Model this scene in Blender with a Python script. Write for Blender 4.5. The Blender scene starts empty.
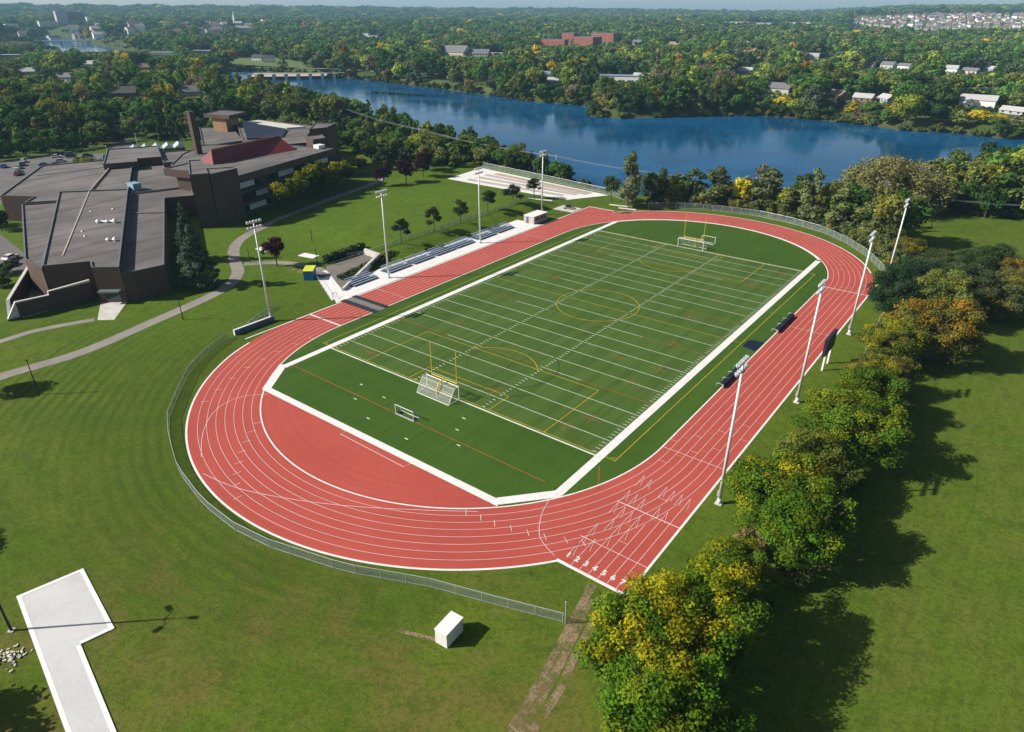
import bpy, bmesh, math, random
import numpy as np
R = math.radians
random.seed(7)
rng = np.random.default_rng(11)
sc = bpy.context.scene
COL = sc.collection
CAM = (70.19, -123.68, 57.9)

# ------------------------------------------------------------------ scene graph helpers
def tag(o, label=None, cat=None, group=None, kind=None):
    if label: o['label'] = label
    if cat: o['category'] = cat
    if group: o['group'] = group
    if kind: o['kind'] = kind
    return o

def empty(name, loc=(0, 0, 0), rz=0.0, label=None, cat=None, group=None):
    o = bpy.data.objects.new(name, None)
    o.empty_display_size = 0.5
    COL.objects.link(o)
    o.location = loc
    o.rotation_euler = (0, 0, rz)
    return tag(o, label, cat, group)

def copy_tree(o, parent=None):
    c = o.copy()
    COL.objects.link(c)
    if parent: c.parent = parent
    for ch in o.children: copy_tree(ch, c)
    return c

class MB:
    """collects shapes, builds ONE mesh object"""
    def __init__(s): s.v = []; s.f = []; s.m = []
    def poly(s, pts, mi=0):
        b = len(s.v); s.v += [tuple(p) for p in pts]; s.f.append(tuple(range(b, b + len(pts)))); s.m.append(mi)
    def box(s, x0, y0, z0, x1, y1, z1, mi=0, M=None):
        P = [(x0,y0,z0),(x1,y0,z0),(x1,y1,z0),(x0,y1,z0),(x0,y0,z1),(x1,y0,z1),(x1,y1,z1),(x0,y1,z1)]
        if M: P = [M(p) for p in P]
        b = len(s.v); s.v += P
        for f in ((0,3,2,1),(4,5,6,7),(0,1,5,4),(1,2,6,5),(2,3,7,6),(3,0,4,7)):
            s.f.append(tuple(b + i for i in f)); s.m.append(mi)
        return s
    def prism(s, pts, z0, z1, mi=0, top=None):
        """vertical prism over a CCW outline; z1 may be a list of per-corner heights"""
        n = len(pts); b = len(s.v)
        zt = z1 if isinstance(z1, (list, tuple)) else [z1] * n
        s.v += [(p[0], p[1], z0) for p in pts] + [(p[0], p[1], z) for p, z in zip(pts, zt)]
        for i in range(n):
            j = (i + 1) % n
            s.f.append((b + i, b + j, b + n + j, b + n + i)); s.m.append(mi)
        s.f.append(tuple(b + n + i for i in range(n))); s.m.append(mi if top is None else top)
        s.f.append(tuple(b + i for i in reversed(range(n)))); s.m.append(mi)
        return s
    def tube(s, a, b_, r0, r1=None, n=8, mi=0):
        r1 = r0 if r1 is None else r1
        a = np.array(a, float); c = np.array(b_, float); d = c - a; L = np.linalg.norm(d)
        if L < 1e-6: return s
        d /= L
        u = np.cross(d, (0, 0, 1)) if abs(d[2]) < .95 else np.cross(d, (1, 0, 0))
        u /= np.linalg.norm(u); w = np.cross(d, u)
        b = len(s.v)
        for P, r in ((a, r0), (c, r1)):
            for k in range(n):
                t = 2 * math.pi * k / n
                s.v.append(tuple(P + r * (math.cos(t) * u + math.sin(t) * w)))
        for k in range(n):
            j = (k + 1) % n
            s.f.append((b + k, b + j, b + n + j, b + n + k)); s.m.append(mi)
        s.f.append(tuple(b + n + k for k in range(n))); s.m.append(mi)
        s.f.append(tuple(b + k for k in reversed(range(n)))); s.m.append(mi)
        return s
    def path(s, pts, r0, r1=None, n=8, mi=0):
        r1 = r0 if r1 is None else r1
        N = len(pts) - 1
        for i in range(N):
            s.tube(pts[i], pts[i+1], r0 + (r1 - r0) * i / N, r0 + (r1 - r0) * (i + 1) / N, n, mi)
        return s
    def ribbon(s, pts, w, z, mi=0, closed=False):
        """flat painted strip of width w along a polyline"""
        P = np.array([(p[0], p[1]) for p in pts], float); n = len(P)
        if closed: d = np.roll(P, -1, 0) - np.roll(P, 1, 0)
        else: d = np.gradient(P, axis=0)
        d /= np.maximum(np.linalg.norm(d, axis=1, keepdims=True), 1e-9)
        nn = np.stack([-d[:, 1], d[:, 0]], 1)
        A = P + nn * w / 2; B = P - nn * w / 2
        b = len(s.v)
        zz = z if hasattr(z, '__len__') else [z] * n
        for i in range(n):
            s.v.append((A[i,0], A[i,1], zz[i])); s.v.append((B[i,0], B[i,1], zz[i]))
        for i in range(n if closed else n - 1):
            j = (i + 1) % n
            s.f.append((b+2*i+1, b+2*j+1, b+2*j, b+2*i)); s.m.append(mi)
        return s
    def build(s, name, mats, parent=None, smooth=False, loc=None):
        me = bpy.data.meshes.new(name)
        me.from_pydata(s.v, [], s.f)
        for m in (mats if isinstance(mats, (list, tuple)) else [mats]): me.materials.append(m)
        if any(s.m): me.polygons.foreach_set('material_index', s.m)
        if smooth: me.polygons.foreach_set('use_smooth', [True] * len(s.f))
        me.update()
        o = bpy.data.objects.new(name, me); COL.objects.link(o)
        if parent: o.parent = parent
        if loc: o.location = loc
        return o

def arc(cx, cy, r, a0, a1, n=48):
    return [(cx + r * math.cos(R(a0 + (a1 - a0) * i / n)), cy + r * math.sin(R(a0 + (a1 - a0) * i / n))) for i in range(n + 1)]

# ------------------------------------------------------------------ materials
class NT:
    def __init__(s, name):
        s.mat = bpy.data.materials.new(name); s.mat.use_nodes = True
        s.t = s.mat.node_tree; s.t.nodes.clear()
        s.out = s.t.nodes.new('ShaderNodeOutputMaterial')
    def n(s, typ, **kw):
        nd = s.t.nodes.new(typ)
        for k, v in kw.items(): setattr(nd, k, v)
        return nd
    def l(s, a, b): s.t.links.new(a, b)
    def val(s, sock, v):
        if hasattr(v, 'is_output') or isinstance(v, bpy.types.NodeSocket): s.l(v, sock)
        else: sock.default_value = v
    def noise(s, scale, detail=4, rough=.55, coord=None, dist=0):
        nd = s.n('ShaderNodeTexNoise'); nd.inputs['Scale'].default_value = scale
        nd.inputs['Detail'].default_value = detail; nd.inputs['Roughness'].default_value = rough
        nd.inputs['Distortion'].default_value = dist
        s.l(coord if coord is not None else s.pos(), nd.inputs['Vector']); return nd.outputs['Fac']
    def pos(s):
        if not hasattr(s, '_p'): s._p = s.n('ShaderNodeNewGeometry').outputs['Position']
        return s._p
    def obj(s):
        if not hasattr(s, '_o'): s._o = s.n('ShaderNodeTexCoord').outputs['Object']
        return s._o
    def sep(s, v):
        nd = s.n('ShaderNodeSeparateXYZ'); s.l(v, nd.inputs[0]); return nd.outputs
    def math(s, op, a, b=None, c=None):
        nd = s.n('ShaderNodeMath', operation=op)
        s.val(nd.inputs[0], a)
        if b is not None: s.val(nd.inputs[1], b)
        if c is not None: s.val(nd.inputs[2], c)
        return nd.outputs[0]
    def ramp(s, fac, a, b, lo=0.0, hi=1.0):
        nd = s.n('ShaderNodeMapRange'); nd.interpolation_type = 'SMOOTHSTEP'
        s.val(nd.inputs['Value'], fac)
        nd.inputs['From Min'].default_value = a; nd.inputs['From Max'].default_value = b
        nd.inputs['To Min'].default_value = lo; nd.inputs['To Max'].default_value = hi
        return nd.outputs['Result']
    def mix(s, fac, a, b, mode='MIX'):
        nd = s.n('ShaderNodeMix', data_type='RGBA', blend_type=mode)
        s.val(nd.inputs[0], fac)
        s.val(nd.inputs[6], a if not isinstance(a, tuple) else (*a, 1)[:4])
        s.val(nd.inputs[7], b if not isinstance(b, tuple) else (*b, 1)[:4])
        return nd.outputs[2]
    def mapping(s, v, scale=(1,1,1), rot=(0,0,0), loc=(0,0,0)):
        nd = s.n('ShaderNodeMapping'); s.l(v, nd.inputs[0])
        nd.inputs['Scale'].default_value = scale; nd.inputs['Rotation'].default_value = rot; nd.inputs['Location'].default_value = loc
        return nd.outputs[0]
    def bump(s, h, strength=.3, dist=.1):
        nd = s.n('ShaderNodeBump'); nd.inputs['Strength'].default_value = strength; nd.inputs['Distance'].default_value = dist
        s.l(h, nd.inputs['Height']); return nd.outputs[0]
    def pbr(s, col, rough=.7, metal=0, spec=.4, normal=None, alpha=None):
        p = s.n('ShaderNodeBsdfPrincipled')
        s.val(p.inputs['Base Color'], (*col, 1) if isinstance(col, tuple) else col)
        s.val(p.inputs['Roughness'], rough); p.inputs['Metallic'].default_value = metal
        p.inputs['Specular IOR Level'].default_value = spec
        if normal is not None: s.l(normal, p.inputs['Normal'])
        if alpha is not None: s.val(p.inputs['Alpha'], alpha)
        s.l(p.outputs[0], s.out.inputs[0]); return s.mat

def simple(name, col, rough=.6, metal=0, var=.12, scale=1.5, spec=.4, bump=0):
    t = NT(name)
    f = t.noise(scale, 5, .6)
    c = t.mix(t.ramp(f, .3, .7), tuple(x * (1 - var) for x in col), tuple(min(1, x * (1 + var)) for x in col))
    return t.pbr(c, rough, metal, spec, t.bump(f, bump, .05) if bump else None)

M = {}
M['white_paint'] = simple('white_paint', (.76, .76, .74), .55, var=.05)
M['line_white'] = simple('line_white', (.72, .70, .68), .7, var=.1, scale=.9)
M['line_pink'] = simple('lane_line_white', (.66, .56, .54), .7, var=.1, scale=.9)
M['line_turf'] = simple('turf_line_white', (.60, .66, .56), .8, var=.12, scale=.8)
M['line_yellow'] = simple('turf_line_yellow', (.42, .30, .02), .8, var=.15, scale=.8)
M['line_orange'] = simple('turf_line_orange', (.26, .075, .02), .8, var=.2, scale=.8)
M['line_dark'] = simple('turf_line_dark', (.012, .03, .016), .8)
M['galv'] = simple('galvanised_steel', (.50, .52, .54), .45, .35, var=.08)
M['pole_white'] = simple('pale_steel_pole', (.66, .67, .68), .45, .1, var=.05)
M['lamp_glass'] = simple('lamp_lens', (.62, .68, .74), .2, .0, var=.1)
M['lamp_body'] = simple('lamp_housing', (.52, .54, .57), .4, .3)
M['dark_metal'] = simple('dark_metal', (.02, .021, .023), .5, .2)
M['yellow_metal'] = simple('yellow_metal', (.72, .45, .02), .4, 0, var=.06)
M['navy'] = simple('navy_panel', (.010, .014, .036), .55, 0)
M['concrete'] = simple('concrete', (.52, .50, .46), .85, var=.12, scale=.6, bump=.2)
M['concrete_white'] = simple('pale_concrete', (.70, .69, .67), .8, var=.07, scale=.5)
M['aluminium'] = simple('aluminium_plank', (.34, .41, .50), .4, .3, var=.06)
M['bleach_dark'] = simple('bleacher_frame', (.09, .13, .19), .5, .2)
M['white_wall'] = simple('white_wall', (.72, .71, .69), .7, var=.05)
M['brickpink'] = simple('pale_block_wall', (.45, .38, .36), .8, var=.1)
M['wood'] = simple('weathered_wood', (.20, .16, .12), .8, var=.2)
M['glass'] = simple('window_glass', (.02, .03, .045), .08, 0, spec=.8)
M['rubber'] = simple('black_rubber', (.018, .021, .026), .7)
M['rubber_grey'] = simple('grey_rubber', (.17, .16, .15), .8)
M['blue_paint'] = simple('blue_paint', (.01, .13, .36), .45)
M['tarp'] = simple('navy_tarp', (.006, .009, .03), .6)
M['bark'] = simple('bark', (.085, .065, .05), .9, var=.3, scale=4, bump=.4)
M['bark_pale'] = simple('pale_bark', (.25, .22, .19), .9, var=.25, scale=4)
M['rope'] = simple('pale_cable', (.42, .44, .46), .4, .3)
M['stone'] = simple('pale_rubble', (.60, .57, .50), .9, var=.25, scale=2)

def brick(name, a, b, mortar):
    t = NT(name)
    nd = t.n('ShaderNodeTexBrick')
    v = t.mapping(t.obj(), (1, 1, 1), (R(90), 0, 0))
    x, y, z = t.sep(t.obj())
    c = t.n('ShaderNodeCombineXYZ'); t.l(t.math('ADD', x, y), c.inputs[0]); t.l(z, c.inputs[1])
    t.l(c.outputs[0], nd.inputs['Vector'])
    nd.inputs['Color1'].default_value = (*a, 1); nd.inputs['Color2'].default_value = (*b, 1); nd.inputs['Mortar'].default_value = (*mortar, 1)
    nd.inputs['Scale'].default_value = 2.2; nd.inputs['Mortar Size'].default_value = .012
    f = t.noise(.25, 5, .65)
    col = t.mix(t.ramp(f, .35, .7, 0, .5), nd.outputs['Color'], tuple(x * .6 for x in a))
    return t.pbr(col, .85, 0, .25)
M['brick'] = brick('brown_brick', (.105, .066, .050), (.080, .052, .041), (.095, .082, .072))
M['brick_red'] = brick('red_brick', (.36, .115, .075), (.29, .09, .06), (.3, .22, .18))
M['brick_tan'] = brick('tan_brick', (.34, .20, .11), (.28, .17, .09), (.3, .25, .2))

def roofing():
    t = NT('gravel_roofing')
    x, y, z = t.sep(t.obj())
    a = t.noise(.05, 6, .65); b = t.noise(9, 2, .7)
    streak = t.noise(1, 5, .6, t.mapping(t.obj(), (.35, .05, 1)))
    c = t.mix(t.ramp(a, .35, .68), (.090, .083, .083), (.172, .160, .155))
    c = t.mix(t.ramp(streak, .46, .66, 0, .8), c, (.056, .048, .047))
    c = t.mix(t.ramp(b, .2, .8, 0, .35), c, (.25, .23, .22))
    return t.pbr(c, .9, 0, .2, t.bump(b, .4, .05))
M['roofing'] = roofing()
M['roof_edge'] = simple('roof_edge_metal', (.16, .18, .19), .5, .2)
M['roof_red'] = None
def red_roof():
    t = NT('red_ribbed_metal')
    x, y, z = t.sep(t.obj())
    w = t.math('SINE', t.math('MULTIPLY', t.math('ADD', t.math('MULTIPLY', x, -.24), t.math('MULTIPLY', y, .97)), 9.0))
    f = t.noise(.2, 4)
    c = t.mix(t.ramp(f, .3, .7), (.15, .014, .02), (.205, .022, .026))
    c = t.mix(t.ramp(w, .6, .95, 0, .45), c, (.07, .006, .009))
    return t.pbr(c, .5, 0, .4)
M['roof_red'] = red_roof()

def track_mat():
    t = NT('red_running_track')
    a = t.noise(.05, 5, .6); b = t.noise(14, 3, .7); d = t.noise(.6, 4, .6)
    c = t.mix(t.ramp(a, .3, .72), (.365, .056, .040), (.440, .076, .055))
    c = t.mix(t.ramp(d, .35, .75, 0, .35), c, (.36, .075, .058))
    x, y, z = t.sep(t.pos())
    ey = t.math('MAXIMUM', t.math('SUBTRACT', t.math('ABSOLUTE', y), 42.2), 0.0)
    rr_ = t.math('SQRT', t.math('ADD', t.math('MULTIPLY', x, x), t.math('MULTIPLY', ey, ey)))
    cv = t.n('ShaderNodeCombineXYZ'); t.l(rr_, cv.inputs[0]); t.l(t.math('MULTIPLY', y, .03), cv.inputs[1])
    wear = t.noise(1.6, 4, .6, cv.outputs[0])
    c = t.mix(t.ramp(wear, .42, .66, 0, .5), c, (.30, .052, .040))
    c = t.mix(t.ramp(b, .25, .75, 0, .3), c, (.47, .105, .08))
    # worn inner lanes along the lap
    return t.pbr(c, .85, 0, .25, t.bump(b, .25, .01))
M['track'] = track_mat()

def turf_mat():
    t = NT('artificial_turf')
    x, y, z = t.sep(t.pos())
    a = t.noise(.035, 5, .6); b = t.noise(5, 4, .75)
    s = t.noise(1, 4, .6, t.mapping(t.pos(), (.5, .03, 1)))
    c = t.mix(t.ramp(a, .32, .70), (.040, .096, .008), (.056, .120, .013))
    inside = t.math('MULTIPLY', t.ramp(t.math('ABSOLUTE', y), 50.0, 50.6, 1, 0), t.ramp(t.math('ABSOLUTE', x), 29.6, 30.0, 1, 0))
    c = t.mix(t.math('MULTIPLY', inside, .62), c, (.090, .146, .034))
    bandy = t.ramp(t.math('SINE', t.math('MULTIPLY', y, math.pi / 4.572)), -.25, .25, 0, .24)
    c = t.mix(t.math('MULTIPLY', bandy, inside), c, (.040, .088, .010))
    c = t.mix(t.ramp(s, .42, .66, 0, .55), c, (.032, .074, .007))
    rolls = t.ramp(t.math('SINE', t.math('MULTIPLY', y, math.pi / 2.286)), -.2, .2, 0, .13)
    c = t.mix(rolls, c, (.072, .128, .02))
    c = t.mix(t.ramp(b, .3, .75, 0, .4), c, (.030, .062, .010))
    return t.pbr(c, .9, 0, .15, t.bump(b, .35, .03))
M['turf'] = turf_mat()

def grass_mat():
    t = NT('mown_grass_and_earth')
    x, y, z = t.sep(t.pos())
    big = t.noise(.012, 5, .6); mid = t.noise(.07, 6, .65, dist=.6); fine = t.noise(1.6, 5, .75); vf = t.noise(4.5, 3, .8)
    c = t.mix(t.ramp(mid, .32, .70), (.060, .118, .007), (.104, .158, .012))
    # dry patches
    dry = t.noise(.06, 7, .75, dist=1.6)
    near = t.math('MULTIPLY', t.ramp(y, -66, -100, .12, 1.0), t.ramp(x, -14, 6, .25, 1))
    right = t.ramp(x, 55, 75, 0, .75)
    k = t.math('MULTIPLY', t.ramp(dry, .38, .64), t.math('MAXIMUM', near, right))
    c = t.mix(k, c, (.150, .122, .034))
    # mower arcs round the south bend
    dx = t.math('ADD', x, 1.0); dy = t.math('ADD', y, 40.0)
    r = t.math('SQRT', t.math('ADD', t.math('MULTIPLY', dx, dx), t.math('MULTIPLY', dy, dy)))
    r2 = t.math('ADD', r, t.math('MULTIPLY', mid, 1.6))
    arcs = t.math('MULTIPLY', t.ramp(t.math('SINE', t.math('MULTIPLY', r2, 3.3)), -.5, .8), t.math('MULTIPLY', t.ramp(r, 48, 54), t.ramp(r, 76, 100, 1, .25)))
    arcs = t.math('MULTIPLY', t.math('MULTIPLY', arcs, t.ramp(x, 40, 0, 0, 1)), t.ramp(t.noise(.06, 4, .6), .34, .58, .3, 1.0))
    arcs = t.math('MULTIPLY', arcs, t.ramp(y, -108, -88, .15, 1))
    c = t.mix(t.math('MULTIPLY', arcs, .58), c, (.026, .058, .003))
    ring = t.math('MULTIPLY', t.ramp(r, 72, 60), t.ramp(x, 40, 5))
    c = t.mix(t.math('MULTIPLY', ring, .38), c, (.040, .078, .005))
    # mower passes on the east lawn
    st = t.ramp(t.math('SINE', t.math('MULTIPLY', t.math('ADD', x, t.math('MULTIPLY', y, .25)), 2.6)), -.4, .9)
    st = t.math('MULTIPLY', st, t.ramp(x, 60, 70, 0, .32))
    c = t.mix(st, c, (.072, .112, .018))
    c = t.mix(t.ramp(x, 60, 70, 0, .38), c, (.098, .168, .014))
    # lush campus lawn to the north-west
    lush = t.math('MULTIPLY', t.ramp(x, -45, -62), t.ramp(y, -95, -50))
    c = t.mix(t.math('MULTIPLY', lush, .55), c, (.088, .170, .009))
    ang = t.math('MULTIPLY', t.math('ARCTAN2', dy, dx), 9.0)
    cvv = t.n('ShaderNodeCombineXYZ'); t.l(r, cvv.inputs[0]); t.l(ang, cvv.inputs[1])
    stre = t.noise(.75, 6, .75, cvv.outputs[0])
    c = t.mix(t.math('MULTIPLY', t.ramp(stre, .50, .70), t.ramp(x, 58, 48, 0, .38)), c, (.150, .150, .030))
    c = t.mix(t.math('MULTIPLY', t.ramp(stre, .48, .30), t.ramp(x, 58, 48, 0, .6)), c, (.030, .064, .005))
    sx_n = t.noise(1.0, 5, .75, t.mapping(t.pos(), (1.1, .10, 1), (0, 0, R(-14))))
    c = t.mix(t.math('MULTIPLY', t.ramp(sx_n, .45, .68), t.ramp(x, 58, 66, 0, .5)), c, (.048, .084, .007))
    speck = t.noise(2.6, 4, .85)
    c = t.mix(t.ramp(speck, .56, .70, 0, .32), c, (.17, .17, .05))
    clump = t.noise(.33, 5, .8)
    c = t.mix(t.ramp(clump, .52, .36, 0, .5), c, (.034, .072, .004))
    c = t.mix(t.ramp(fine, .40, .70, 0, .62), c, (.034, .058, .005))
    c = t.mix(t.ramp(vf, .48, .66, 0, .34), c, (.15, .175, .03))
    c = t.mix(t.ramp(vf, .50, .34, 0, .40), c, (.026, .048, .004))
    # wild ground beyond the campus
    d2 = t.math('SQRT', t.math('ADD', t.math('MULTIPLY', t.math('ADD', x, 30), t.math('ADD', x, 30)), t.math('MULTIPLY', t.math('ADD', y, 10), t.math('ADD', y, 10))))
    wild = t.ramp(d2, 190, 330)
    wc = t.mix(t.ramp(t.noise(.02, 6, .7), .35, .65), (.045, .075, .016), (.085, .11, .032))
    c = t.mix(wild, c, wc)
    # pale sandy / built patches far away
    pt = t.math('MULTIPLY', t.ramp(t.noise(.004, 5, .75), .60, .66), t.ramp(d2, 800, 1600))
    c = t.mix(t.math('MULTIPLY', pt, .5), c, (.22, .21, .19))
    mud = t.ramp(z, -3.4, -4.6)
    c = t.mix(mud, c, (.07, .07, .035))
    h = t.math('ADD', fine, t.math('MULTIPLY', vf, .5))
    return t.pbr(c, .95, 0, .1, t.bump(h, .5, .08))
M['grass'] = grass_mat()

def water_mat():
    t = NT('river_water')
    v = t.mapping(t.pos(), (1, 1, 1))
    a = t.noise(.45, 3, .6, t.mapping(t.pos(), (1, .55, 1), (0, 0, R(25)))); b = t.noise(.02, 4, .6, dist=1)
    c = t.mix(t.ramp(b, .35, .65), (.003, .056, .140), (.006, .088, .205))
    p = t.n('ShaderNodeBsdfPrincipled')
    t.l(c, p.inputs['Base Color'])
    t.l(t.ramp(b, .4, .6, .05, .15), p.inputs['Roughness'])
    p.inputs['Specular IOR Level'].default_value = .12
    p.inputs['IOR'].default_value = 1.33
    t.l(t.bump(a, .20, .22), p.inputs['Normal'])
    t.l(p.outputs[0], t.out.inputs[0]); return t.mat
M['water'] = water_mat()

def asphalt(name, a, b):
    t = NT(name)
    n1 = t.noise(.12, 6, .65); n2 = t.noise(6, 2, .7)
    c = t.mix(t.ramp(n1, .3, .7), a, b); c = t.mix(t.ramp(n2, .3, .8, 0, .3), c, tuple(x * 1.35 for x in b))
    return t.pbr(c, .9, 0, .25)
M['asphalt'] = asphalt('grey_asphalt', (.10, .10, .10), (.15, .145, .14))
M['path'] = asphalt('worn_path_asphalt', (.19, .175, .155), (.27, .25, .22))
M['gravel'] = asphalt('brown_gravel', (.13, .115, .105), (.19, .165, .145))
M['gravelpad'] = asphalt('white_gravel', (.44, .44, .44), (.54, .54, .54))
M['sand'] = asphalt('pale_sand', (.36, .32, .25), (.45, .40, .32))

def chain_mat():
    t = NT('chain_link_mesh')
    x, y, z = t.sep(t.obj())
    tr = t.n('ShaderNodeBsdfTransparent'); di = t.n('ShaderNodeBsdfDiffuse'); di.inputs[0].default_value = (.24, .29, .29, 1)
    mx = t.n('ShaderNodeMixShader'); mx.inputs[0].default_value = .30
    t.l(tr.outputs[0], mx.inputs[1]); t.l(di.outputs[0], mx.inputs[2]); t.l(mx.outputs[0], t.out.inputs[0]); return t.mat
M['chain'] = chain_mat()
def net_mat():
    t = NT('white_goal_net')
    tr = t.n('ShaderNodeBsdfTransparent'); di = t.n('ShaderNodeBsdfDiffuse'); di.inputs[0].default_value = (.75, .75, .75, 1)
    mx = t.n('ShaderNodeMixShader'); mx.inputs[0].default_value = .17
    t.l(tr.outputs[0], mx.inputs[1]); t.l(di.outputs[0], mx.inputs[2]); t.l(mx.outputs[0], t.out.inputs[0]); return t.mat
M['net'] = net_mat()

def dirt_mat():
    t = NT('bare_tyre_worn_earth')
    f = t.noise(.42, 8, .82, dist=.4); g = t.noise(3.5, 4, .7)
    c = t.mix(t.ramp(g, .3, .7), (.19, .135, .075), (.36, .275, .165))
    tr = t.n('ShaderNodeBsdfTransparent'); di = t.n('ShaderNodeBsdfDiffuse'); t.l(c, di.inputs[0])
    mx = t.n('ShaderNodeMixShader'); t.l(t.ramp(f, .40, .58, 0, .85), mx.inputs[0])
    t.l(tr.outputs[0], mx.inputs[1]); t.l(di.outputs[0], mx.inputs[2]); t.l(mx.outputs[0], t.out.inputs[0]); return t.mat
M['dirt'] = dirt_mat()

def leaf_mat(name, instanced, second=None):
    t = NT(name)
    at = t.n('ShaderNodeAttribute'); at.attribute_name = 'leaf'
    r, g, b = t.sep(at.outputs['Vector'])
    if instanced:
        ti = t.n('ShaderNodeAttribute'); ti.attribute_type = 'INSTANCER'; ti.attribute_name = 'tint'
        col = ti.outputs['Color']; amt = None
    else:
        oi = t.n('ShaderNodeObjectInfo'); col = oi.outputs['Color']; amt = oi.outputs['Alpha']
    if amt is not None:
        k = t.math('MULTIPLY', g, t.math('SUBTRACT', 1.0, amt))
        col = t.mix(k, col, second or (.22, .19, .014))
    v = t.math('MULTIPLY_ADD', r, 1.5, .75)
    cv = t.n('ShaderNodeCombineXYZ')
    for i in range(3): t.l(v, cv.inputs[i])
    col = t.mix(1.0, col, cv.outputs[0], 'MULTIPLY')
    di = t.n('ShaderNodeBsdfDiffuse'); t.l(col, di.inputs[0])
    tl = t.n('ShaderNodeBsdfTranslucent'); t.l(t.mix(1.0, col, (1.0, 1.0, .55), 'MULTIPLY'), tl.inputs[0])
    mx = t.n('ShaderNodeMixShader'); mx.inputs[0].default_value = .26
    t.l(di.outputs[0], mx.inputs[1]); t.l(tl.outputs[0], mx.inputs[2]); t.l(mx.outputs[0], t.out.inputs[0]); return t.mat
M['leaf'] = leaf_mat('broadleaf_foliage', False)
M['leaf_gold'] = leaf_mat('gold_tinged_foliage', False, (.20, .185, .008))
M['leaf_orange'] = leaf_mat('orange_tinged_foliage', False, (.25, .145, .012))
M['leaf_far'] = leaf_mat('distant_foliage', True)
M['hedge'] = simple('hedge_leaf', (.03, .06, .014), .8, var=.4, scale=5)

# ------------------------------------------------------------------ terrain
RIVER = np.array([(-735,392),(-690,396),(-548,398),(-423,379),(-344,362),(-273,342),(-236,344),(-206,338),(-193,312),(-182,295),(-160,300),(-124,342),(-93,368),(-67,371),(-22,366),
                  (-3,356),(27,364),(47,357),(80,368),(250,430),(700,560),(700,420),(260,330),(90,290),(66,240),(52,195),(38,158),(18,128),(-5,116),(-28,110),(-60,108),
                  (-95,118),(-150,146),(-232,172),(-335,196),(-438,212),(-518,236),(-610,268),(-690,322)], float)
UPPER = np.array([(-2300,820),(-2010,760),(-1700,640),(-1250,520),(-1120,470),(-1180,410),(-1330,430),(-1700,540),(-2050,690),(-2300,740)], float)
def poly_sdf(P, poly):
    """signed distance (negative inside)"""
    x, y = P[:, 0], P[:, 1]
    d = np.full(len(P), 1e9); ins = np.zeros(len(P), bool)
    n = len(poly)
    for i in range(n):
        a = poly[i]; b = poly[(i + 1) % n]; e = b - a
        t = np.clip(((x - a[0]) * e[0] + (y - a[1]) * e[1]) / (e @ e), 0, 1)
        d = np.minimum(d, np.hypot(x - a[0] - t * e[0], y - a[1] - t * e[1]))
        c = (a[1] > y) != (b[1] > y)
        with np.errstate(divide='ignore', invalid='ignore'):
            xi = a[0] + (y - a[1]) / (e[1] if e[1] else 1e-9) * e[0]
        ins ^= c & (x < xi)
    return np.where(ins, -d, d)
def sm(x, a, b):
    t = np.clip((x - a) / (b - a), 0, 1); return t * t * (3 - 2 * t)
def terrain(x, y):
    x = np.asarray(x, float); y = np.asarray(y, float); sh = x.shape
    P = np.stack([x.ravel(), y.ravel()], 1)
    d = poly_sdf(P, RIVER); d2 = poly_sdf(P, UPPER)
    X, Y = P[:, 0], P[:, 1]
    r = np.hypot(X - 70, Y + 124); az = np.degrees(np.arctan2(Y + 124, X - 70))
    # grass berm behind the bleachers
    z = 1.7 * sm(-X, 56.5, 61.5) * (1 - sm(-X, 75, 125)) * sm(Y, -9, 2) * (1 - sm(Y, 62, 74))
    far = (Y + .35 * X > 190)
    z = z + 14 * sm(r, 900, 2600)
    H = np.interp(az, [60, 96, 104, 112, 120, 127, 140, 152, 175], [24, 24, 26, 28, 36, 44, 52, 60, 62])
    z = z + H * sm(r, 2700, 5600) * (1 + .07 * np.sin(az * 1.7) + .05 * np.sin(az * 4.1 + 1))
    # subdivision hill and its wooded knob
    z = z + 31 * np.exp(-((az - 95.0) / 8.5) ** 4) * sm(r, 2050, 3150)
    z = z + 15 * np.exp(-((az - 102.6) / 1.5) ** 2) * np.exp(-((r - 3000) / 350) ** 2)
    z = z + 5 * np.sin(X / 410 + 1) * np.sin(Y / 530) * sm(r, 700, 1500)
    # river banks
    z = np.where(d < 45, np.minimum(z, -5 + np.clip(d * .42, -3.5, 60)), z)
    z = np.where(d2 < 45, np.minimum(z, -5 + np.clip(d2 * .42, -3.5, 60)), z)
    return z.reshape(sh)
def T1(x, y): return float(terrain(np.array([x]), np.array([y]))[0])

def graded(lo, hi, step, far_lo, far_hi, g):
    v = list(np.arange(lo, hi + 1e-6, step)); s = step; a = lo
    out = []
    while a > far_lo: s *= g; a -= s; out.append(a)
    v = out[::-1] + v; s = step; a = hi
    while a < far_hi: s *= g; a += s; v.append(a)
    return np.array(v)
gx = graded(-320, 130, 3.0, -8000, 3600, 1.055)
gy = graded(-140, 460, 3.0, -2600, 8000, 1.055)
GX, GY = np.meshgrid(gx, gy)
GZ = terrain(GX, GY)
nx, ny = len(gx), len(gy)
me = bpy.data.meshes.new('ground')
V = np.stack([GX.ravel(), GY.ravel(), GZ.ravel()], 1)
ii = np.arange(nx * ny).reshape(ny, nx)
F = np.stack([ii[:-1, :-1], ii[:-1, 1:], ii[1:, 1:], ii[1:, :-1]], -1).reshape(-1, 4)
me.vertices.add(len(V)); me.vertices.foreach_set('co', V.ravel())
me.loops.add(F.size); me.loops.foreach_set('vertex_index', F.ravel())
me.polygons.add(len(F)); me.polygons.foreach_set('loop_start', np.arange(0, F.size, 4)); me.polygons.foreach_set('loop_total', np.full(len(F), 4))
me.polygons.foreach_set('use_smooth', np.ones(len(F), bool))
me.update(); me.validate()
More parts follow.
